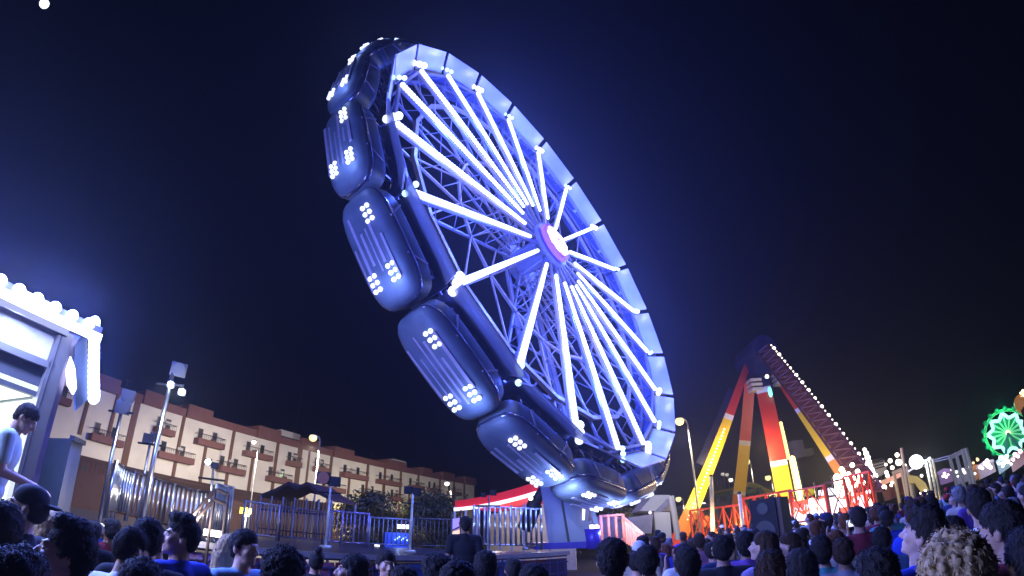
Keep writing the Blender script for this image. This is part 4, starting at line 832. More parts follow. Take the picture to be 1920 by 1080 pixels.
stalls = [((1758, 886), (1782, 880), 'purple-lit stall left of the truss arch', [(1771, 888, 3), (1774, 894, 3), (1768, 893, 2.5), (1784, 881, 2), (1778, 890, 2)], (.25, .15, .3), 'white_small'),
          ((1788, 886), (1815, 878), 'low stall with white lamps between the truss arch legs', [(1793, 885, 2.6), (1805, 882, 3.5), (1809, 886, 3), (1796, 893, 2), (1800, 880, 2)], (.2, .2, .25), 'white_small'),
          ((1818, 880), (1835, 872), 'orange-lit kiosk with a round finial right of the truss arch', [(1819, 875, 4), (1825, 868, 2.5), (1833, 862, 3), (1832, 860, 2)], (.4, .18, .08), 'orange_small'),
          ((1830, 876), (1862, 862), 'stall with a glaring pink-white front below the green wheel', [(1848, 869, 5), (1853, 873, 5), (1857, 876, 4), (1838, 876, 3.5), (1842, 878, 3), (1828, 888, 2.5), (1851, 864, 4)], (.4, .35, .4), 'pink_small'),
          ((1868, 866), (1890, 852), 'cyan-white lit stall just under the green wheel', [(1877, 858, 4.5), (1886, 862, 4), (1882, 868, 4), (1890, 866, 3.5), (1873, 869, 3), (1888, 855, 3.5), (1880, 874, 3)], (.3, .42, .45), 'cyan_small'),
          ((1893, 862), (1918, 846), 'pinkish stall with pale lamps at the right edge below the green wheel', [(1903, 852, 4), (1913, 846, 4), (1900, 862, 3), (1909, 856, 3), (1896, 870, 2.5)], (.4, .25, .25), 'pink_small')]
bm_ = {'white_small': mat('white_small', (1, 1, 1), emit=(1, .97, .92), est=3), 'orange_small': mat('orange_small', (1, .6, .3), emit=(1, .55, .25), est=2.5), 'pink_small': mat('pink_small', (1, .9, .95), emit=(1, .85, .92), est=3), 'cyan_small': mat('cyan_small', (.7, 1, 1), emit=(.7, .95, 1), est=3)}
for i, (a_, b_, lab, bl, cc, bmn) in enumerate(stalls):
    rho = 50; r = thing('fair_stall', lab, 'stall', fl((a_[0] + b_[0]) / 2, rho, 0), 'small lit stalls at the right')
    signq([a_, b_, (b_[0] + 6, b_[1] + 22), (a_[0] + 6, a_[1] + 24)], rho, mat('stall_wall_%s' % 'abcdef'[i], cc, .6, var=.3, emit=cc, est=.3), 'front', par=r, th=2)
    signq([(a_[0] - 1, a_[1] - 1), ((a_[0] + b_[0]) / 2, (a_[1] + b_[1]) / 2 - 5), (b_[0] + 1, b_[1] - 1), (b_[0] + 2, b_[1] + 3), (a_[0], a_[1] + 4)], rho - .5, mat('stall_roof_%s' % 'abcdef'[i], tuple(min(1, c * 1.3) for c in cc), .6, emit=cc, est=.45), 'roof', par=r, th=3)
    bulbs_on(r, bl, rho - 1, bm_[bmn])
# ------------------------------------------------------------------ green lit wheel and orange tower
gc = onr(1890, 812, 72); r = thing('ferris_wheel', 'small distant ferris wheel with a green rim and a pale cyan neon star', 'ferris wheel', V((gc.x, gc.y, 0)))
vd = (gc - EYE).xy.to_3d().normalized(); gx_ = V((0, 0, 1)).cross(-vd).normalized(); gz_ = V((0, 0, 1)); GR = 44 / 1150 * gc.length
if proj(gc + gx_)[0] < proj(gc)[0]: gx_ = -gx_
def gp_(rr, a): return gc + (gx_ * cos(a) + gz_ * sin(a)) * rr
m = MB(); n = 40
grn = mat('green_tube', (.1, .6, .2), emit=(.04, .42, .15), est=.9); grf = mat('green_face', (.02, .25, .1), .5, emit=(0, .16, .07), est=.55, var=.5)
for i in range(n): m.tube(gp_(GR, 2 * pi * i / n), gp_(GR, 2 * pi * (i + 1) / n), .09, n=6)
for i in range(n): m.tube(gp_(GR * .93, 2 * pi * i / n), gp_(GR * .93, 2 * pi * (i + 1) / n), .05, n=5)
m.build('rim', grn, r)
m = MB(); 
for i in range(16): a0, a1 = 2 * pi * i / 16 + .06, 2 * pi * (i + 1) / 16 - .06; m.prism([gp_(.5, a0), gp_(GR * .72, a0), gp_(GR * .72, a1), gp_(.5, a1)], vd * .05)
m.build('face_panels', grf, r)
m = MB()
for i in range(16): m.tube(gp_(.3, 2 * pi * i / 16) - vd * .1, gp_(GR * (.6 if i % 2 else .72), 2 * pi * i / 16) - vd * .1, .11, n=6)
m.build('spokes', mat('green_spoke', (.3, .8, .4), emit=(.12, .45, .2), est=.8), r)
m = MB(); npt = 9
for i in range(npt * 2):
    r0, r1 = (GR * .86, GR * .62) if i % 2 == 0 else (GR * .62, GR * .86); m.tube(gp_(r0, pi / 2 + pi * i / npt) - vd * .25, gp_(r1, pi / 2 + pi * (i + 1) / npt) - vd * .25, .2, n=8)
m.build('neon_star', mat('pale_cyan_neon', (.6, 1, .9), emit=(.48, 1, .86), est=1.3), r)
m = MB()
for i in range(18): m.ball(gp_(GR * 1.04, 2 * pi * i / 18), .3, 8, 6)
build_each(m, 'cabin', grf, r, True)
m = MB(); m.ball(gc - vd * .3, .32, 10, 8); m.build('hub_lamp', mat('hub_yellow', (1, 1, .5), emit=(1, .95, .45), est=2), r, smooth=True)
m = MB()
for s in (-1, 1): m.bar(gc + vd * .4, V((gc.x, gc.y, 0)) + gx_ * s * 2.4 + vd * .4, .3, .3, vd); m.bar(gc - vd * .5, V((gc.x, gc.y, 0)) + gx_ * s * 2.4 - vd * .8, .3, .3, vd)
build_each(m, 'stand_leg', mat('grey_green_wall'), r)
for d in ((0, 3), (-2.5, -.5)): lamp('green_light', gc + gx_ * d[0] + gz_ * d[1] - vd * 1.5, 240 * PPOW, (.1, 1, .5), .3, r)
r = thing('lit_ride_tower', 'orange and yellow lit ride tower cut off at the right edge above the green wheel', 'ride tower', fl(1918, 66, 0)); p = onr(1918, 745, 66)
m = MB(); m.bar((p.x, p.y, 0), (p.x, p.y, p.z - 1), .9, .9, Y_); m.build('mast', maroon, r); bulbs_on(r, [(1914, 737, 2.5), (1918, 733, 3), (1919, 741, 3), (1915, 745, 2.5)], 66, mat('amber', (1, .8, .4), emit=(1, .8, .45), est=3))
m = MB(); m.ball(onr(1917, 758, 66.5), 1, 12, 8, rad=(.9, .9, 1.1)); m.build('finial', mat('orange_figure', (.5, .2, .05), .5, emit=(.5, .2, .06), est=.5), r, smooth=True)
r = thing('cyan_sign', 'upright pale cyan neon stroke overlapping the right side of the green wheel', 'neon sign', fl(1916, 60, 0)); m = MB(); m.path([onr(1915, 787, 60), onr(1914, 800, 60), onr(1920, 808, 60)], .17, 8); m.build('tube', mat('pale_cyan_neon'), r); m = MB(); m.tube(onr(1919, 790, 60.5), fl(1930, 60.5, 0), .12); build_each(m, 'post', darkm, r)
# ------------------------------------------------------------------ people
skinc = [mat('skin_light', (.52, .31, .22), .5, var=.08, spec=.3), mat('skin_tan', (.40, .23, .15), .5, var=.08, spec=.3), mat('skin_brown', (.25, .13, .08), .5, var=.08, spec=.3)]
eyew = mat('eye_white', (.35, .33, .32), .3, var=0); iris = mat('iris_dark', (.02, .012, .01), .2, var=0)
hairm = {'black': mat('hair_black', (.026, .021, .019), .85, var=.5, scale=30, bump=.6, spec=.2), 'brown': mat('hair_brown', (.05, .028, .016), .85, var=.5, scale=30, bump=.6, spec=.2), 'blond': mat('hair_blond', (.40, .27, .13), .85, var=.4, scale=30, bump=.6, spec=.2), 'grey': mat('hair_grey', (.2, .19, .19), .85, var=.4, scale=30, bump=.5, spec=.2), 'auburn': mat('hair_auburn', (.13, .05, .025), .85, var=.4, scale=30, bump=.6, spec=.2)}
clothc = {'navy': (.02, .03, .09), 'black': (.015, .015, .018), 'white': (.68, .68, .7), 'light blue': (.25, .4, .62), 'royal blue': (.03, .06, .45), 'purple': (.13, .06, .26), 'maroon': (.16, .02, .03), 'grey': (.2, .2, .22), 'teal': (.06, .22, .22), 'pale yellow': (.6, .55, .25), 'pink': (.55, .25, .33), 'red': (.45, .03, .03), 'olive': (.1, .1, .05), 'beige': (.42, .35, .26), 'dark green': (.02, .09, .05), 'lilac': (.38, .3, .55), 'orange': (.6, .2, .04), 'mint': (.3, .55, .45), 'pale teal': (.45, .54, .52)}
def cmat(c): return mat('cloth_' + c.replace(' ', '_'), clothc[c], .85, var=.22, scale=7, bump=.25, spec=.15)
trm = {'denim': mat('denim', (.04, .06, .12), .85, var=.3, scale=9), 'black': mat('trouser_black', (.02, .02, .022), .85, var=.3), 'khaki': mat('khaki', (.22, .18, .12), .85, var=.2), 'grey': mat('trouser_grey', (.13, .13, .14), .85, var=.2)}
shoem = mat('shoe', (.06, .06, .07), .6, var=.4)
def caps(m, p, q, r0, r1, n=12):
    m.tube(p, q, r0, r1, n, False); m.ball(p, r0, n, 8); m.ball(q, r1, n, 8)
def remeshed(m, vox, name, smooth=2, disp=None):
    me = bpy.data.meshes.new('tmp'); me.from_pydata(m.v, [], m.f); o = bpy.data.objects.new('tmp', me); COL.objects.link(o)
    b = bmesh.new(); b.from_mesh(me); bmesh.ops.recalc_face_normals(b, faces=b.faces); b.to_mesh(me); b.free()
    r = o.modifiers.new('r', 'REMESH'); r.mode = 'VOXEL'; r.voxel_size = vox; r.use_smooth_shade = True
    if smooth: s = o.modifiers.new('s', 'SMOOTH'); s.iterations = smooth; s.factor = .6
    dg = bpy.context.evaluated_depsgraph_get(); dg.update(); out = bpy.data.meshes.new_from_object(o.evaluated_get(dg)); out.name = name
    bpy.data.objects.remove(o); bpy.data.meshes.remove(me)
    if disp:
        amp, fr, st = disp
        hv_ = list(out.vertices); rs = random.Random(len(hv_)); vs, fs = [], []
        nb_ = 2600 if vox < .012 else 500
        for v in out.vertices:
            c = v.co; k = noise.noise(V((c.x * fr, c.y * fr, c.z * fr * st))) + .5 * noise.noise(V((c.x * fr * 2.3, c.y * fr * 2.3, c.z * fr * 2.3 * st)) + V((5, 5, 5)))
            v.co = c + v.normal * (amp * k)
        n0 = len(out.vertices); cs = [v.co.copy() for v in out.vertices]; ns = [v.normal.copy() for v in out.vertices]
        for _ in range(nb_):
            i = rs.randrange(n0); p_, n_ = cs[i], ns[i]
            dn_ = V((rs.gauss(0, .5), rs.gauss(0, .5) - .25, -.8 if n_.z < .75 else .1)); t_ = dn_ - n_ * dn_.dot(n_)
            if t_.length < 1e-3: continue
            t_ = (t_.normalized() + n_ * rs.uniform(.05, .22 + amp * 18)).normalized(); w_ = t_.cross(n_).normalized() * rs.uniform(.0015, .0035); L_ = rs.uniform(.012, .024) + amp * .35
            k_ = len(vs); mid = p_ + t_ * L_ * .55 + n_ * .003; vs += [p_ - w_ - n_ * .003, p_ + w_ - n_ * .003, mid + w_ * .8, mid - w_ * .8, p_ + t_ * L_ - n_ * L_ * .15]; fs += [(k_, k_ + 1, k_ + 2, k_ + 3), (k_ + 3, k_ + 2, k_ + 4)]
        m2 = bpy.data.meshes.new(name); m2.from_pydata(cs + vs, [], [tuple(f.vertices) for f in out.polygons] + [tuple(n0 + j for j in f) for f in fs]); bpy.data.meshes.remove(out); out = m2
    out.polygons.foreach_set('use_smooth', [True] * len(out.polygons)); return out
def person_meshes(female=False, yaw=0, pitch=18, hair='short', arms='down', vox=.0095, lean=0, tw=0, build=1.0):
    """meshes of one standing person facing +Y, 1.74 m tall: body, hair, shirt, trousers, shoes, eyes"""
    B = MB(); Sh = MB(); Tr = MB(); So = [MB(), MB()]; Hr = MB(); Ey = [MB(), MB()]; w_ = (.90 if female else 1.0) * build; U = lambda *a: V(a)
    hx, nx = .092 * w_, .185 * w_
    Ml = Matrix.Translation(U(0, 0, .95)) @ Euler((-radians(lean), 0, radians(tw))).to_matrix().to_4x4() @ Matrix.Translation(U(0, 0, -.95))
    L = lambda p: Ml @ V(p)
    Rl = Ml.to_3x3(); AX = (Rl @ U(1, 0, 0), Rl @ U(0, 1, 0), Rl @ U(0, 0, 1))
    def el(m, c, rad, e=1.0, n=18, k=12): m.ball(L(c), 1, n, k, AX, rad, e)
    # trunk
    hip = 1.08 if female else 1.0
    el(B, (0, 0, .95), (.165 * w_ * hip, .11, .13)); el(B, (0, 0, 1.12), (.142 * w_, .10, .17)); el(B, (0, .0, 1.29), (.172 * w_, .115, .18)); caps(B, L((-nx + .05, -.01, 1.41)), L((nx - .05, -.01, 1.41)), .068, .068); caps(B, L((0, -.02, 1.40)), L((0, -.005, 1.54)), .085, .053 if not female else .046)
    el(Sh, (0, 0, .97), (.182 * w_ * hip, .127, .12)); el(Sh, (0, 0, 1.10), (.160 * w_, .118, .19)); el(Sh, (0, 0, 1.28), (.188 * w_, .131, .19)); caps(Sh, L((-nx + .045, -.01, 1.405)), L((nx - .045, -.01, 1.405)), .083, .083); caps(Sh, L((0, -.02, 1.40)), L((0, -.018, 1.455)), .095, .073)
    if female: el(Sh, (-.07, .085, 1.27), (.07, .065, .07)); el(Sh, (.07, .085, 1.27), (.07, .065, .07))
    # arms with hands
    for s in (-1, 1):
        sh = L((s * nx, -.01, 1.405))
        if arms == 'down': e, w2 = L((s * (nx + .05), -.04, 1.13)), L((s * (nx + .045), .05, .89)); fd = (w2 - e).normalized(); pn = AX[0] * -s
        elif arms == 'work': e, w2 = L((s * (nx + .03), .06, 1.14)), L((s * (nx - .06), .33, 1.13)); fd = (w2 - e).normalized(); pn = -AX[2]
        elif arms == 'phone': e, w2 = L((s * (nx + .04), .14, 1.22)), L((s * .07, .34, 1.47)); fd = U(0, .05, 1).normalized(); pn = U(-s, -.2, 0).normalized()
        else: e, w2 = L((s * (nx + .05), .02, 1.14)), L((-s * .05, .20, 1.13 + .03 * s)); fd = (w2 - e).normalized(); pn = -AX[1]
        r = .043 if female else .05
        caps(B, sh, e, r * 1.12, r * .85); caps(B, e, w2, r * .88, r * .55)
        caps(Sh, sh, sh.lerp(e, .62), r * 1.12 + .022, r * .95 + .02)
        # palm, four fingers, thumb
        x = fd.cross(pn).normalized(); pc = w2 + fd * .055
        B.ball(pc, 1, 12, 8, (x, fd, pn), (.036, .052, .017))
        for i, (ln, off) in enumerate(((.062, -.027), (.072, -.009), (.068, .010), (.052, .027))):
            a = w2 + fd * .095 + x * off; b2 = a + (fd + pn * .25).normalized() * ln * .55; c2 = b2 + (fd + pn * .75).normalized() * ln * .5
            caps(B, a, b2, .0098, .0092, 8); caps(B, b2, c2, .0092, .0078, 8)
        ts = -x if s * x.dot(AX[1]) * 0 + 1 and x.dot(AX[1]) < 0 else x
        a = w2 + fd * .03 + ts * .026; b2 = a + (fd * .7 + ts * .8).normalized() * .035; caps(B, a, b2, .012, .0105, 8); caps(B, b2, b2 + (fd + ts * .25 + pn * .3).normalized() * .028, .0105, .009, 8)
    # legs
    for s in (-1, 1):
        h, kn, an = U(s * hx, 0, .92), U(s * hx * 1.1, .015, .50), U(s * hx * 1.15, -.025, .09)
        caps(B, h, kn, .085 * hip, .055); caps(B, kn, an, .055, .038); el_ = an + U(s * .01, .05, -.05); B.ball(el_, 1, 12, 8, None, (.04, .11, .035))
        caps(Tr, h, kn, .098 * hip, .070); caps(Tr, kn, an + U(0, 0, .02), .068, .058); So[(s + 1) // 2].ball(el_ + U(0, .005, -.0), 1, 16, 10, None, (.049, .135, .042), .8); So[(s + 1) // 2].ball(an + U(0, 0, 0), 1, 12, 8, None, (.05, .055, .06))
    Tr.ball(U(0, 0, .95), 1, 18, 12, None, (.174 * w_ * hip, .12, .12))
    # head
    piv = L((0, -.012, 1.515)); Mh = Matrix.Translation(piv) @ Euler((radians(pitch), 0, radians(yaw + tw))).to_matrix().to_4x4() @ Matrix.Translation(-V((0, -.012, 1.515)))
    Rh = Mh.to_3x3(); HX = (Rh @ U(1, 0, 0), Rh @ U(0, 1, 0), Rh @ U(0, 0, 1)); hp = lambda p: Mh @ V(p); hs = .95 if female else 1.0
    def he(m, c, rad, e=1.0, n=20, k=14): m.ball(hp(c), 1, n, k, HX, rad, e)
    def hc(m, a, b2, r0, r1): caps(m, hp(a), hp(b2), r0, r1)
    he(B, (0, -.012, 1.645), (.074, .092, .09)); he(B, (0, .03, 1.61), (.062 * hs, .068, .098)); he(B, (0, .042, 1.555), (.05 * hs, .052, .045)); he(B, (0, .083, 1.528), (.021, .018, .017))
    hc(B, (0, .098, 1.632), (0, .121, 1.594), .0095, .0125); he(B, (-.012, .108, 1.589), (.009, .010, .008)); he(B, (.012, .108, 1.589), (.009, .010, .008))
    hc(B, (-.032, .087, 1.648), (-.008, .093, 1.646), .0105, .0105); hc(B, (.032, .087, 1.648), (.008, .093, 1.646), .0105, .0105)
    he(B, (-.04, .065, 1.60), (.024, .028, .022)); he(B, (.04, .065, 1.60), (.024, .028, .022)); he(B, (0, .092, 1.565), (.024, .014, .0065)); he(B, (0, .090, 1.553), (.021, .014, .008))
    for s in (-1, 1): he(B, (s * .077, -.008, 1.612), (.010, .020, .032)); he(B, (s * .084, -.014, 1.618), (.008, .016, .024))
    hc(B, (0, -.02, 1.50), (0, -.01, 1.60), .052, .052)
    for s in (-1, 1):
        E_ = Ey[(s + 1) // 2]; E_.m = 0; he(E_, (s * .030, .0815, 1.627), (.0125, .011, .0070), n=12, k=8); E_.m = 1; he(E_, (s * .030, .0880, 1.627), (.0062, .0062, .0062), n=10, k=6); hc(E_, (s * .016, .102, 1.650), (s * .044, .088, 1.653), .0034, .0026)
    # hair
    dsp = (.006, 42, .5); hv = max(.0085, vox * .9)
    if hair in ('short', 'quiff', 'fade'):
        he(Hr, (0, -.010, 1.683), (.080, .096, .070)); he(Hr, (0, -.045, 1.648), (.080, .072, .085))
        if hair != 'fade': he(Hr, (-.066, -.012, 1.650), (.020, .040, .040)); he(Hr, (.066, -.012, 1.650), (.020, .040, .040)); he(Hr, (0, -.06, 1.60), (.062, .045, .05))
        if hair == 'quiff': he(Hr, (.01, .052, 1.742), (.062, .045, .034)); he(Hr, (0, 0, 1.745), (.07, .07, .035)); dsp = (.007, 34, .6)
    elif hair == 'mop':
        he(Hr, (0, -.005, 1.700), (.100, .112, .082)); he(Hr, (0, -.05, 1.65), (.094, .085, .095)); he(Hr, (0, .06, 1.722), (.075, .045, .04)); dsp = (.013, 28, .9)
    elif hair in ('long', 'hood'):
        he(Hr, (0, -.012, 1.683), (.087, .100, .074)); he(Hr, (0, -.05, 1.63), (.088, .072, .12)); hc(Hr, (-.0, -.075, 1.58), (0, -.095, 1.30), .078, .07)
        hc(Hr, (-.07, -.02, 1.64), (-.085, -.03, 1.38), .030, .032); hc(Hr, (.07, -.02, 1.64), (.085, -.03, 1.38), .030, .032); dsp = (.008, 36, .25)
    elif hair == 'bob':
        he(Hr, (0, -.012, 1.683), (.090, .102, .076)); he(Hr, (0, -.045, 1.62), (.096, .075, .11)); hc(Hr, (-.078, 0, 1.64), (-.085, .005, 1.53), .028, .026); hc(Hr, (.078, 0, 1.64), (.085, .005, 1.53), .028, .026); dsp = (.008, 36, .3)
    elif hair == 'afro':
        he(Hr, (0, -.03, 1.69), (.135, .125, .125)); he(Hr, (0, -.06, 1.62), (.12, .09, .10)); dsp = (.024, 38, 1)
    elif hair == 'curly':
        he(Hr, (0, -.03, 1.68), (.14, .135, .12)); he(Hr, (0, -.06, 1.57), (.145, .11, .13)); he(Hr, (-.09, -.01, 1.56), (.06, .07, .11)); he(Hr, (.09, -.01, 1.56), (.06, .07, .11)); dsp = (.032, 30, .8)
    elif hair == 'tail':
        he(Hr, (0, -.012, 1.683), (.082, .098, .072)); he(Hr, (0, -.045, 1.645), (.082, .072, .09)); hc(Hr, (0, -.11, 1.68), (0, -.16, 1.60), .030, .032); hc(Hr, (0, -.16, 1.60), (0, -.15, 1.42), .032, .014); dsp = (.005, 42, .3)
    elif hair == 'bun':
        he(Hr, (0, -.012, 1.683), (.082, .098, .072)); he(Hr, (0, -.045, 1.645), (.082, .072, .09)); he(Hr, (0, -.06, 1.775), (.042, .042, .036)); dsp = (.005, 42, .5)
    Cp = None
    if hair == 'cap':
        he(Hr, (0, -.05, 1.635), (.081, .07, .075)); Cp = MB(); he(Cp, (0, -.012, 1.685), (.086, .102, .078)); he(Cp, (0, -.115, 1.668), (.060, .075, .013), .8)
    if hair == 'cap_front':
        he(Hr, (0, -.05, 1.635), (.081, .07, .075)); Cp = MB(); he(Cp, (0, -.012, 1.685), (.086, .102, .076)); he(Cp, (0, .115, 1.672), (.060, .075, .012), .8)
    D = {'body': remeshed(B, vox, 'body', 1), 'shirt': remeshed(Sh, vox * 1.5, 'shirt', 3), 'trousers': remeshed(Tr, vox * 1.9, 'trousers', 3), 'hair': remeshed(Hr, hv, 'hair', 1, dsp)}
    for nm, mb in (('shoe', So[0]), ('shoe2', So[1]), ('eye', Ey[0]), ('eye2', Ey[1])) + ((('cap', Cp),) if Cp else ()):
        me = bpy.data.meshes.new(nm.replace('2', '')); me.from_pydata(mb.v, [], mb.f); me.polygons.foreach_set('use_smooth', [True] * len(me.polygons))
        if nm[:3] == 'eye': me.polygons.foreach_set('material_index', mb.mi)
        me.update(); D[nm] = me
    return D
def put_person(D, loc, rotz, scale, label, skin=0, hc='black', top='navy', bottom='denim', group=None, capc='black', parts=('shirt', 'trousers', 'hair', 'shoe', 'shoe2', 'eye', 'eye2', 'cap'), cat='person'):
    b = bpy.data.objects.new('person', D['body']); COL.objects.link(b); b.location = V(loc); b.rotation_euler = (0, 0, rotz); b.scale = (scale,) * 3
    tag(b, label, cat, group)
    def sm(o, ms):
        if len(o.data.materials) < len(ms):
            for _ in range(len(ms) - len(o.data.materials)): o.data.materials.append(ms[0])
        for i, x in enumerate(ms): o.material_slots[i].link = 'OBJECT'; o.material_slots[i].material = x
    sm(b, [skinc[skin]])
    for p in parts:
        if p not in D: continue
        c = bpy.data.objects.new(p.replace('2', ''), D[p]); COL.objects.link(c); c.parent = b
        sm(c, {'shirt': [cmat(top)], 'trousers': [trm[bottom]], 'hair': [hairm[hc]], 'shoe': [shoem], 'eye': [eyew, iris], 'cap': [cmat(capc)]}[p.replace('2', '')])
    return b
# foreground people: head-top pixel, distance; facing (degrees, 0 = away from the camera, + = turned left), head yaw extra, hair, clothes
FG = [
 (10, 935, 2.7, 20, 0, dict(hair='short', pitch=5), dict(top='black', bottom='black'), 'dark-haired person in black cut by the left edge of the photo, before the stall'),
 (58, 906, 3.6, 50, 30, dict(hair='cap', pitch=5), dict(top='black', bottom='black', capc='black'), 'young man in a backwards black cap standing before the food stall pillar'),
 (40, 1016, 2.0, 10, 0, dict(hair='mop', pitch=10), dict(top='navy', bottom='denim'), 'nearest dark-haired head and navy shoulders in the bottom left corner'),
 (128, 963, 2.35, 35, 50, dict(hair='quiff', pitch=12), dict(top='black', bottom='denim', skin=0), 'young man in left profile with thick wavy dark hair, below the cabin'),
 (100, 956, 4.4, -10, 0, dict(hair='long', pitch=5, female=True), dict(hc='blond', top='teal', bottom='denim'), 'blond-haired person half hidden behind the thick wavy dark hair'),
 (228, 979, 3.1, -35, -25, dict(hair='fade', pitch=-12, lean=10), dict(top='white', bottom='denim', skin=1), 'young man in a white shirt with dark stripes looking down to the right'),
 (282, 968, 3.3, -5, 20, dict(hair='short', pitch=0), dict(top='black', bottom='black', skin=2), 'tall dark figure from behind, right of the white striped shirt'),
 (345, 960, 3.7, 40, 55, dict(hair='quiff', pitch=5), dict(top='royal blue', bottom='denim', skin=0), 'man in a royal blue shirt in left profile below the curved chrome fence'),
 (270, 1042, 2.5, -10, 0, dict(hair='mop', pitch=5), dict(top='black', bottom='black'), 'low dark bushy head at the bottom between the striped shirt and the royal blue shirt'),
 (462, 990, 3.9, -150, 18, dict(hair='short', pitch=0), dict(top='light blue', bottom='denim', skin=0), 'smiling young man in a light blue shirt turned towards the camera'),
 (437, 1000, 4.3, -60, 0, dict(hair='long', pitch=0, female=True), dict(hc='blond', top='mint', bottom='denim'), 'blond long-haired person just behind the smiling young man'),
 (533, 1020, 3.4, 5, 0, dict(hair='afro', pitch=10), dict(top='olive', bottom='khaki', skin=2), 'person with round afro hair seen from behind, right of the smiling man'),
 (660, 1036, 3.7, 45, 40, dict(hair='bob', pitch=8, female=True), dict(top='grey', bottom='black', skin=1), 'woman with dark bob hair in left profile before the blue platform panels'),
 (726, 1031, 4.6, -165, 0, dict(hair='short', pitch=3), dict(top='maroon', bottom='black', skin=1), 'boy in a maroon top facing the camera before the platform'),
 (757, 1056, 3.1, 5, 0, dict(hair='short', pitch=15), dict(top='purple', bottom='black', skin=1), 'small dark head at the bottom right of the boy in maroon'),
 (816, 1034, 3.3, 20, 0, dict(hair='mop', pitch=15), dict(top='black', bottom='denim', skin=1), 'dark mop-haired head below the standing silhouette man, to the left'),
 (862, 1046, 2.4, -10, 0, dict(hair='short', pitch=12), dict(top='navy', bottom='denim', skin=1), 'broad navy shoulders and dark head directly under the standing silhouette man'),
 (908, 1029, 3.9, 10, 0, dict(hair='short', pitch=15), dict(top='navy', bottom='black', skin=1), 'dark head and navy top just right of the standing silhouette man'),
 (1000, 1051, 2.9, 0, 0, dict(hair='fade', pitch=20), dict(top='grey', bottom='denim', skin=1), 'short-haired head at the bottom edge below the bright chrome fence'),
 (1146, 1003, 3.1, 0, 0, dict(hair='short', pitch=22), dict(top='maroon', bottom='denim', skin=1), 'large round dark head in a maroon top below the red and white step railing'),
 (1214, 1018, 4.0, -8, 0, dict(hair='short', pitch=20), dict(top='navy', bottom='denim', skin=1), 'dark head in navy just right of the large round head'),
 (1284, 1021, 3.6, 8, 0, dict(hair='short', pitch=20), dict(top='teal', bottom='denim', skin=1), 'dark head in a teal shirt below the first striped pendulum leg'),
 (1351, 1001, 4.6, 2, 0, dict(hair='fade', pitch=20, build=1.08), dict(top='black', bottom='black', skin=1), 'man with cropped hair and black top seen from behind below the red lattice'),
 (1396, 992, 5.0, -5, 0, dict(hair='short', pitch=22), dict(top='purple', bottom='denim', skin=2), 'man in a purple shirt beside the cropped-haired man in black'),
 (1424, 994, 4.4, 40, 30, dict(hair='long', pitch=12, female=True), dict(hc='brown', top='lilac', bottom='denim', skin=0), 'woman in lilac with long brown hair in left profile below the speaker'),
 (1472, 997, 4.9, 45, 30, dict(hair='tail', pitch=10, female=True), dict(hc='brown', top='light blue', bottom='denim', skin=0), 'woman with a ponytail and light blue top right below the speaker cabinet'),
 (1438, 1028, 3.4, 12, 0, dict(hair='bob', pitch=15, female=True), dict(hc='brown', top='black', bottom='denim', skin=1), 'dark bob-haired woman in black at the bottom below the speaker cabinet'),
 (1492, 1025, 3.2, 25, 0, dict(hair='long', pitch=15, female=True), dict(hc='black', top='beige', bottom='denim', skin=1), 'black long-haired woman in beige right of the bob-haired woman in black'),
 (1536, 1000, 4.3, 0, 0, dict(hair='short', pitch=20), dict(top='teal', bottom='denim', skin=1), 'man in teal with dark hair below the white-lit letters sign'),
 (1577, 1004, 4.2, 0, 0, dict(hair='fade', pitch=20), dict(hc='brown', top='grey', bottom='khaki', skin=2), 'brown cropped-haired man in grey right of the man in teal'),
 (1632, 1022, 2.7, 20, 0, dict(hair='mop', pitch=15), dict(top='black', bottom='denim', skin=1), 'dark mop-haired person in black leaning in at the bottom, left of the looking-up man'),
 (1706, 947, 3.0, 45, 25, dict(hair='quiff', pitch=25), dict(top='royal blue', bottom='denim', skin=0), 'man in royal blue in left profile looking up, left of the blond curls'),
 (1781, 990, 2.3, 0, 0, dict(hair='curly', pitch=12, female=True), dict(hc='blond', top='beige', bottom='denim', skin=0), 'woman with big blond curly hair seen from behind at the lower right'),
 (1778, 964, 3.7, 10, 0, dict(hair='short', pitch=15), dict(top='navy', bottom='denim', skin=1), 'black-haired head just behind the big blond curls'),
 (1866, 935, 2.7, 50, 20, dict(hair='short', pitch=0), dict(top='maroon', bottom='denim', skin=1), 'tall man in a maroon t-shirt at the right, facing left'),
 (1826, 913, 4.3, 15, 0, dict(hair='short', pitch=10), dict(top='white', bottom='denim', skin=1), 'dark-haired man in white standing behind the man in maroon'),
 (1912, 985, 2.3, 20, 0, dict(hair='short', pitch=5), dict(top='royal blue', bottom='black', skin=1), 'person in royal blue cut by the bottom right corner'),
 (1652, 985, 4.9, -20, 0, dict(hair='short', pitch=10), dict(top='light blue', bottom='khaki', skin=1), 'man in a light blue shirt seen from behind beside the looking-up man'),
 (1742, 930, 7.0, 10, 0, dict(hair='short', pitch=10), dict(top='pale yellow', bottom='khaki', skin=1), 'man in a pale yellow shirt beyond the blond curls'),
 (1728, 945, 7.5, -10, 0, dict(hair='long', pitch=10, female=True), dict(top='white', bottom='denim', skin=1), 'long-haired woman in a white shirt left of the pale yellow shirt'),
]
def az_of(p): return atan2(p.x, p.y)
for (px, py, d, face, hy, kw, cl, lab) in FG:
    p = onr(px, py, d); H = p.z; dl = kw.get('hair'); hh = {'afro': 1.82, 'curly': 1.80, 'mop': 1.79, 'quiff': 1.785, 'bun': 1.81}.get(dl, 1.762)
    s = H / hh; z = 0.0
    if s < .82 or s > 1.10: s = max(.82, min(1.10, s))
    D = person_meshes(yaw=hy, vox=.009, **kw)
    put_person(D, (p.x, p.y, 0), -az_of(p) + radians(face), s, lab, **cl)
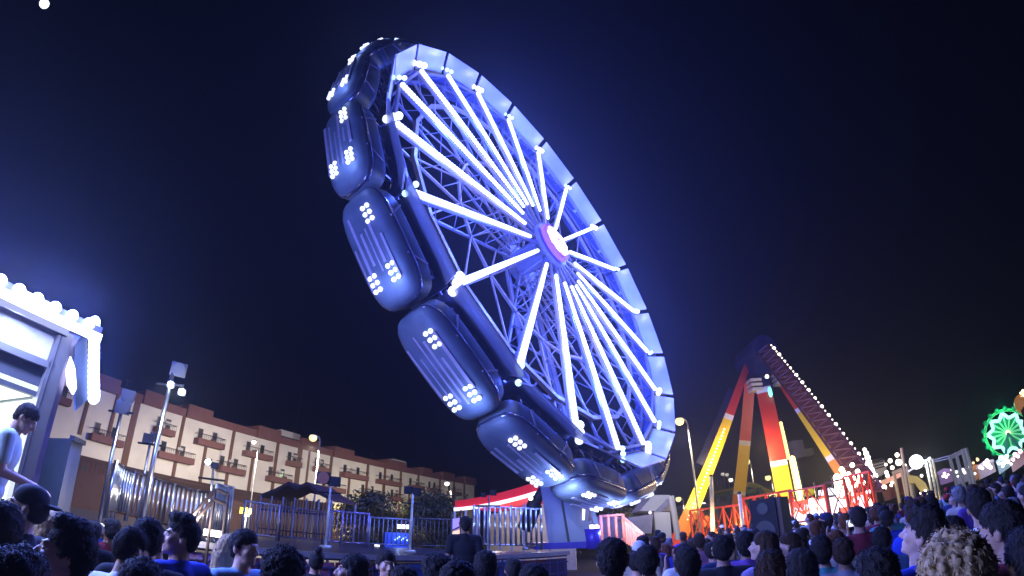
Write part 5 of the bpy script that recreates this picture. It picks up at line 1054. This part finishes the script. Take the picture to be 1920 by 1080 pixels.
# man standing on a step in silhouette, operator in blue on the deck, stall keeper
D = person_meshes(hair='short', pitch=15, yaw=10, vox=.010, arms='down', build=1.05)
p = onr(871, 967, 7.8); st = thing('step_block', 'low dark wooden step under the standing silhouette man', 'step', (p.x, p.y, 0)); hgt = p.z - 1.76
m = MB(); m.box((p.x, p.y, hgt / 2), (1.0, .7, hgt)); m.build('block', mat('step_wood', (.05, .04, .035), .8), st); m = MB(); m.box((p.x, p.y, hgt - .03), (1.06, .76, .05)); m.build('tread', mat('step_wood'), st)
put_person(D, (p.x, p.y, hgt + 0), -az_of(p) + radians(5), 1.0, 'man in dark clothes standing in silhouette on a step before the red roofed booth', skin=2, top='black', bottom='black')
D = person_meshes(hair='short', pitch=0, yaw=-20, vox=.011, arms='down')
p = onr(1233, 993, 14.5); put_person(D, (p.x, p.y, p.z - 1.74), -az_of(p) + radians(-20), .99, 'ride attendant in a royal blue shirt standing before the cream trailer panel', skin=1, top='royal blue', bottom='black')
st = thing('step_block', 'dark platform block under the ride attendant in blue', 'step', (p.x, p.y, 0)); m = MB(); m.box((p.x, p.y, (p.z - 1.74) / 2), (2.2, 1.6, p.z - 1.74)); m.build('block', mat('step_wood'), st); m = MB(); m.box((p.x, p.y, p.z - 1.76), (2.3, 1.7, .03)); m.build('tread', darkm, st)
p = onr(33, 747, sp_(1.1, 0, -.75).xy.length); p2 = sp_(1.05, 0, -.7)
D = person_meshes(hair='short', pitch=-28, yaw=-5, vox=.008, arms='work', lean=10)
print('KEEPER', p2.xy.length); pk = onr(26, 746, max(3.6, p2.xy.length * .8)); keeper = put_person(D, (pk.x, pk.y, pk.z - 1.74), -az_of(pk) - radians(100), 1.0, 'stall keeper in a grey-teal t-shirt looking down at his work in the bright stall', skin=0, top='pale teal', bottom='denim', hc='black')
# the crowd on the right: copies of a few base figures, each with its own place and clothes
specs = [dict(hair='short'), dict(hair='quiff', yaw=25), dict(hair='fade', yaw=-20), dict(hair='long', female=True), dict(hair='tail', female=True, yaw=30), dict(hair='bob', female=True, yaw=-25), dict(hair='cap_front'), dict(hair='mop', yaw=15), dict(hair='bun', female=True), dict(hair='short', yaw=70, arms='fold'), dict(hair='long', female=True, yaw=65, arms='fold'), dict(hair='short', arms='phone', pitch=8)]
desc = ['short-haired man', 'man with a quiff', 'cropped-haired man', 'long-haired woman', 'ponytailed woman', 'bob-haired woman', 'man in a cap', 'mop-haired man', 'woman with a bun', 'man with folded arms', 'long-haired woman with folded arms', 'man holding up a phone']
bases = [person_meshes(vox=.017, **{**dict(pitch=16), **s}) for s in specs]
rc = random.Random(21); placed = [(o.location.x, o.location.y) for o in COL.objects if o.name.startswith('person')]
lmk = [(14, 'under the cream trailer'), (19, 'under the first striped pendulum leg'), (24, 'under the orange pendulum leg'), (29, 'under the speaker cabinet'), (33, 'under the white-lit letters sign'), (36.5, 'under the cream-white glowing panel'), (40, 'below the swinging arm'), (43, 'under the seven roof lamps'), (46, 'under the dazzling floodlight'), (49, 'under the truss arch'), (52, 'under the pink-white stall front'), (56, 'under the green wheel')]
def degrees_ok(az, d):
    a = math.degrees(az)
    if a < 22 and d > 13.5: return False      # ride platform and trailer
    if 27.5 < a < 31.5 and 10.3 < d < 12.6: return False   # speaker cabinet
    if d > 25 - max(0, (33 - a)) * .2: return False
    return True
tops = list(clothc); used = {}; count = 0
rows = [(5.2, 7.5, 'near rows'), (7.5, 11, 'middle rows'), (11, 17, 'far rows'), (17, 30, 'farthest rows')]
trial = 0
while count < 215 and trial < 9000:
    trial += 1; az = radians(rc.uniform(13, 55)); q = rc.random(); d = 5.2 + 21 * q ** 1.35
    x, y = d * sin(az), d * cos(az)
    if any(hypot(x - a, y - b) < .50 for a, b in placed): continue
    if degrees_ok(az, d): pass
    else: continue
    k = rc.randrange(len(specs)); row = next(r for a, b, r in rows if d < b); lm = next((l for a, l in lmk if math.degrees(az) < a), lmk[-1][1])
    for _ in range(40):
        c = rc.choice(['navy', 'black', 'white', 'light blue', 'royal blue', 'purple', 'maroon', 'grey', 'beige', 'lilac'] if rc.random() < .75 else tops); k = rc.randrange(len(specs))
        if (k, c, row, lm) not in used: break
    else: continue
    used[(k, c, row, lm)] = 1; placed.append((x, y)); count += 1
    D = bases[k]; far = d > 14
    put_person(D, (x, y, 0), -az + radians(rc.gauss(12, 28)), rc.uniform(.93, 1.05) * (.94 if specs[k].get('female') else 1.0), '%s in %s, %s %s' % (desc[k], c, row, lm), skin=rc.choice([0, 1, 1, 2]), hc=rc.choice(['black', 'black', 'brown', 'brown', 'auburn', 'blond' if specs[k].get('female') else 'black', 'grey' if rc.random() < .3 else 'black']), top=c, bottom=rc.choice(list(trm)), capc=rc.choice(['red', 'white', 'navy', 'black']), group='spectators in the crowd at the right', parts=('shirt', 'trousers', 'hair') + (('shoe', 'shoe2', 'eye', 'eye2', 'cap') if not far else ('cap',)))
phm = mat('phone_screen', (.8, .9, 1), emit=(.8, .88, 1), est=1.2); np_ = 0
for o in [o for o in COL.objects if o.name.startswith('person') and o.data == bases[11]['body']]:
    if hypot(o.location.x, o.location.y) > 16 or np_ > 7: continue
    np_ += 1; q = o.matrix_basis @ V((0, .345, 1.585)); ph = thing('phone', 'lit phone of the ' + o['label'].replace('man holding up a phone', 'man').replace(' rows', ' rows'), 'phone', q, 'lit phones held up in the crowd'); ph.rotation_euler = o.rotation_euler
    for nm, sz, off, mm in (('case', (.165, .009, .08), 0, darkm), ('screen', (.155, .002, .072), -.006, phm)):
        mb = MB(); mb.box((0, off, 0), sz); c = mb.build(nm, mm); c.parent = ph
# a few spectators in the shade on the left
for i, (px, d, k, c, lab) in enumerate([(172, 5.6, 0, 'black', 'dark short-haired man in black in the shade right of the food stall'), (205, 6.6, 7, 'maroon', 'mop-haired man in maroon in the shade under the curved fence'), (300, 5.4, 2, 'maroon', 'cropped-haired man in maroon left of the royal blue shirt'), (20, 4.6, 3, 'maroon', 'long-haired woman in maroon at the stall counter, left edge'), (300, 6.8, 0, 'black', 'dark man in black close under the curved chrome fence'), (595, 5.4, 8, 'black', 'woman with a bun in black before the blue platform panels'), (960, 5.0, 0, 'black', 'man in black before the red platform panels')]):
    p = onr(px, 1000, d); put_person(bases[k], (p.x, p.y, 0), -az_of(p) + radians(10), .95, lab, skin=1, top=c, bottom='black')
# phones held up by the phone holders are lit
# ------------------------------------------------------------------ haze box; its scattering imitates lens bloom around the lamps
m = MB(); m.prism([(-160, -45, -1), (260, -45, -1), (260, 300, -1), (-160, 300, -1)], (0, 0, 41))
hz = bpy.data.materials.new('bloom_haze'); hz.use_nodes = True; nt = hz.node_tree; nt.nodes.remove(nt.nodes['Principled BSDF'])
pv_ = nt.nodes.new('ShaderNodeVolumePrincipled'); pv_.inputs['Color'].default_value = (.9, .9, .95, 1); pv_.inputs['Density'].default_value = HAZE; pv_.inputs['Anisotropy'].default_value = .7
nt.links.new(pv_.outputs[0], nt.nodes['Material Output'].inputs['Volume'])
hzo = m.build('haze', hz); hzo['kind'] = 'stuff'
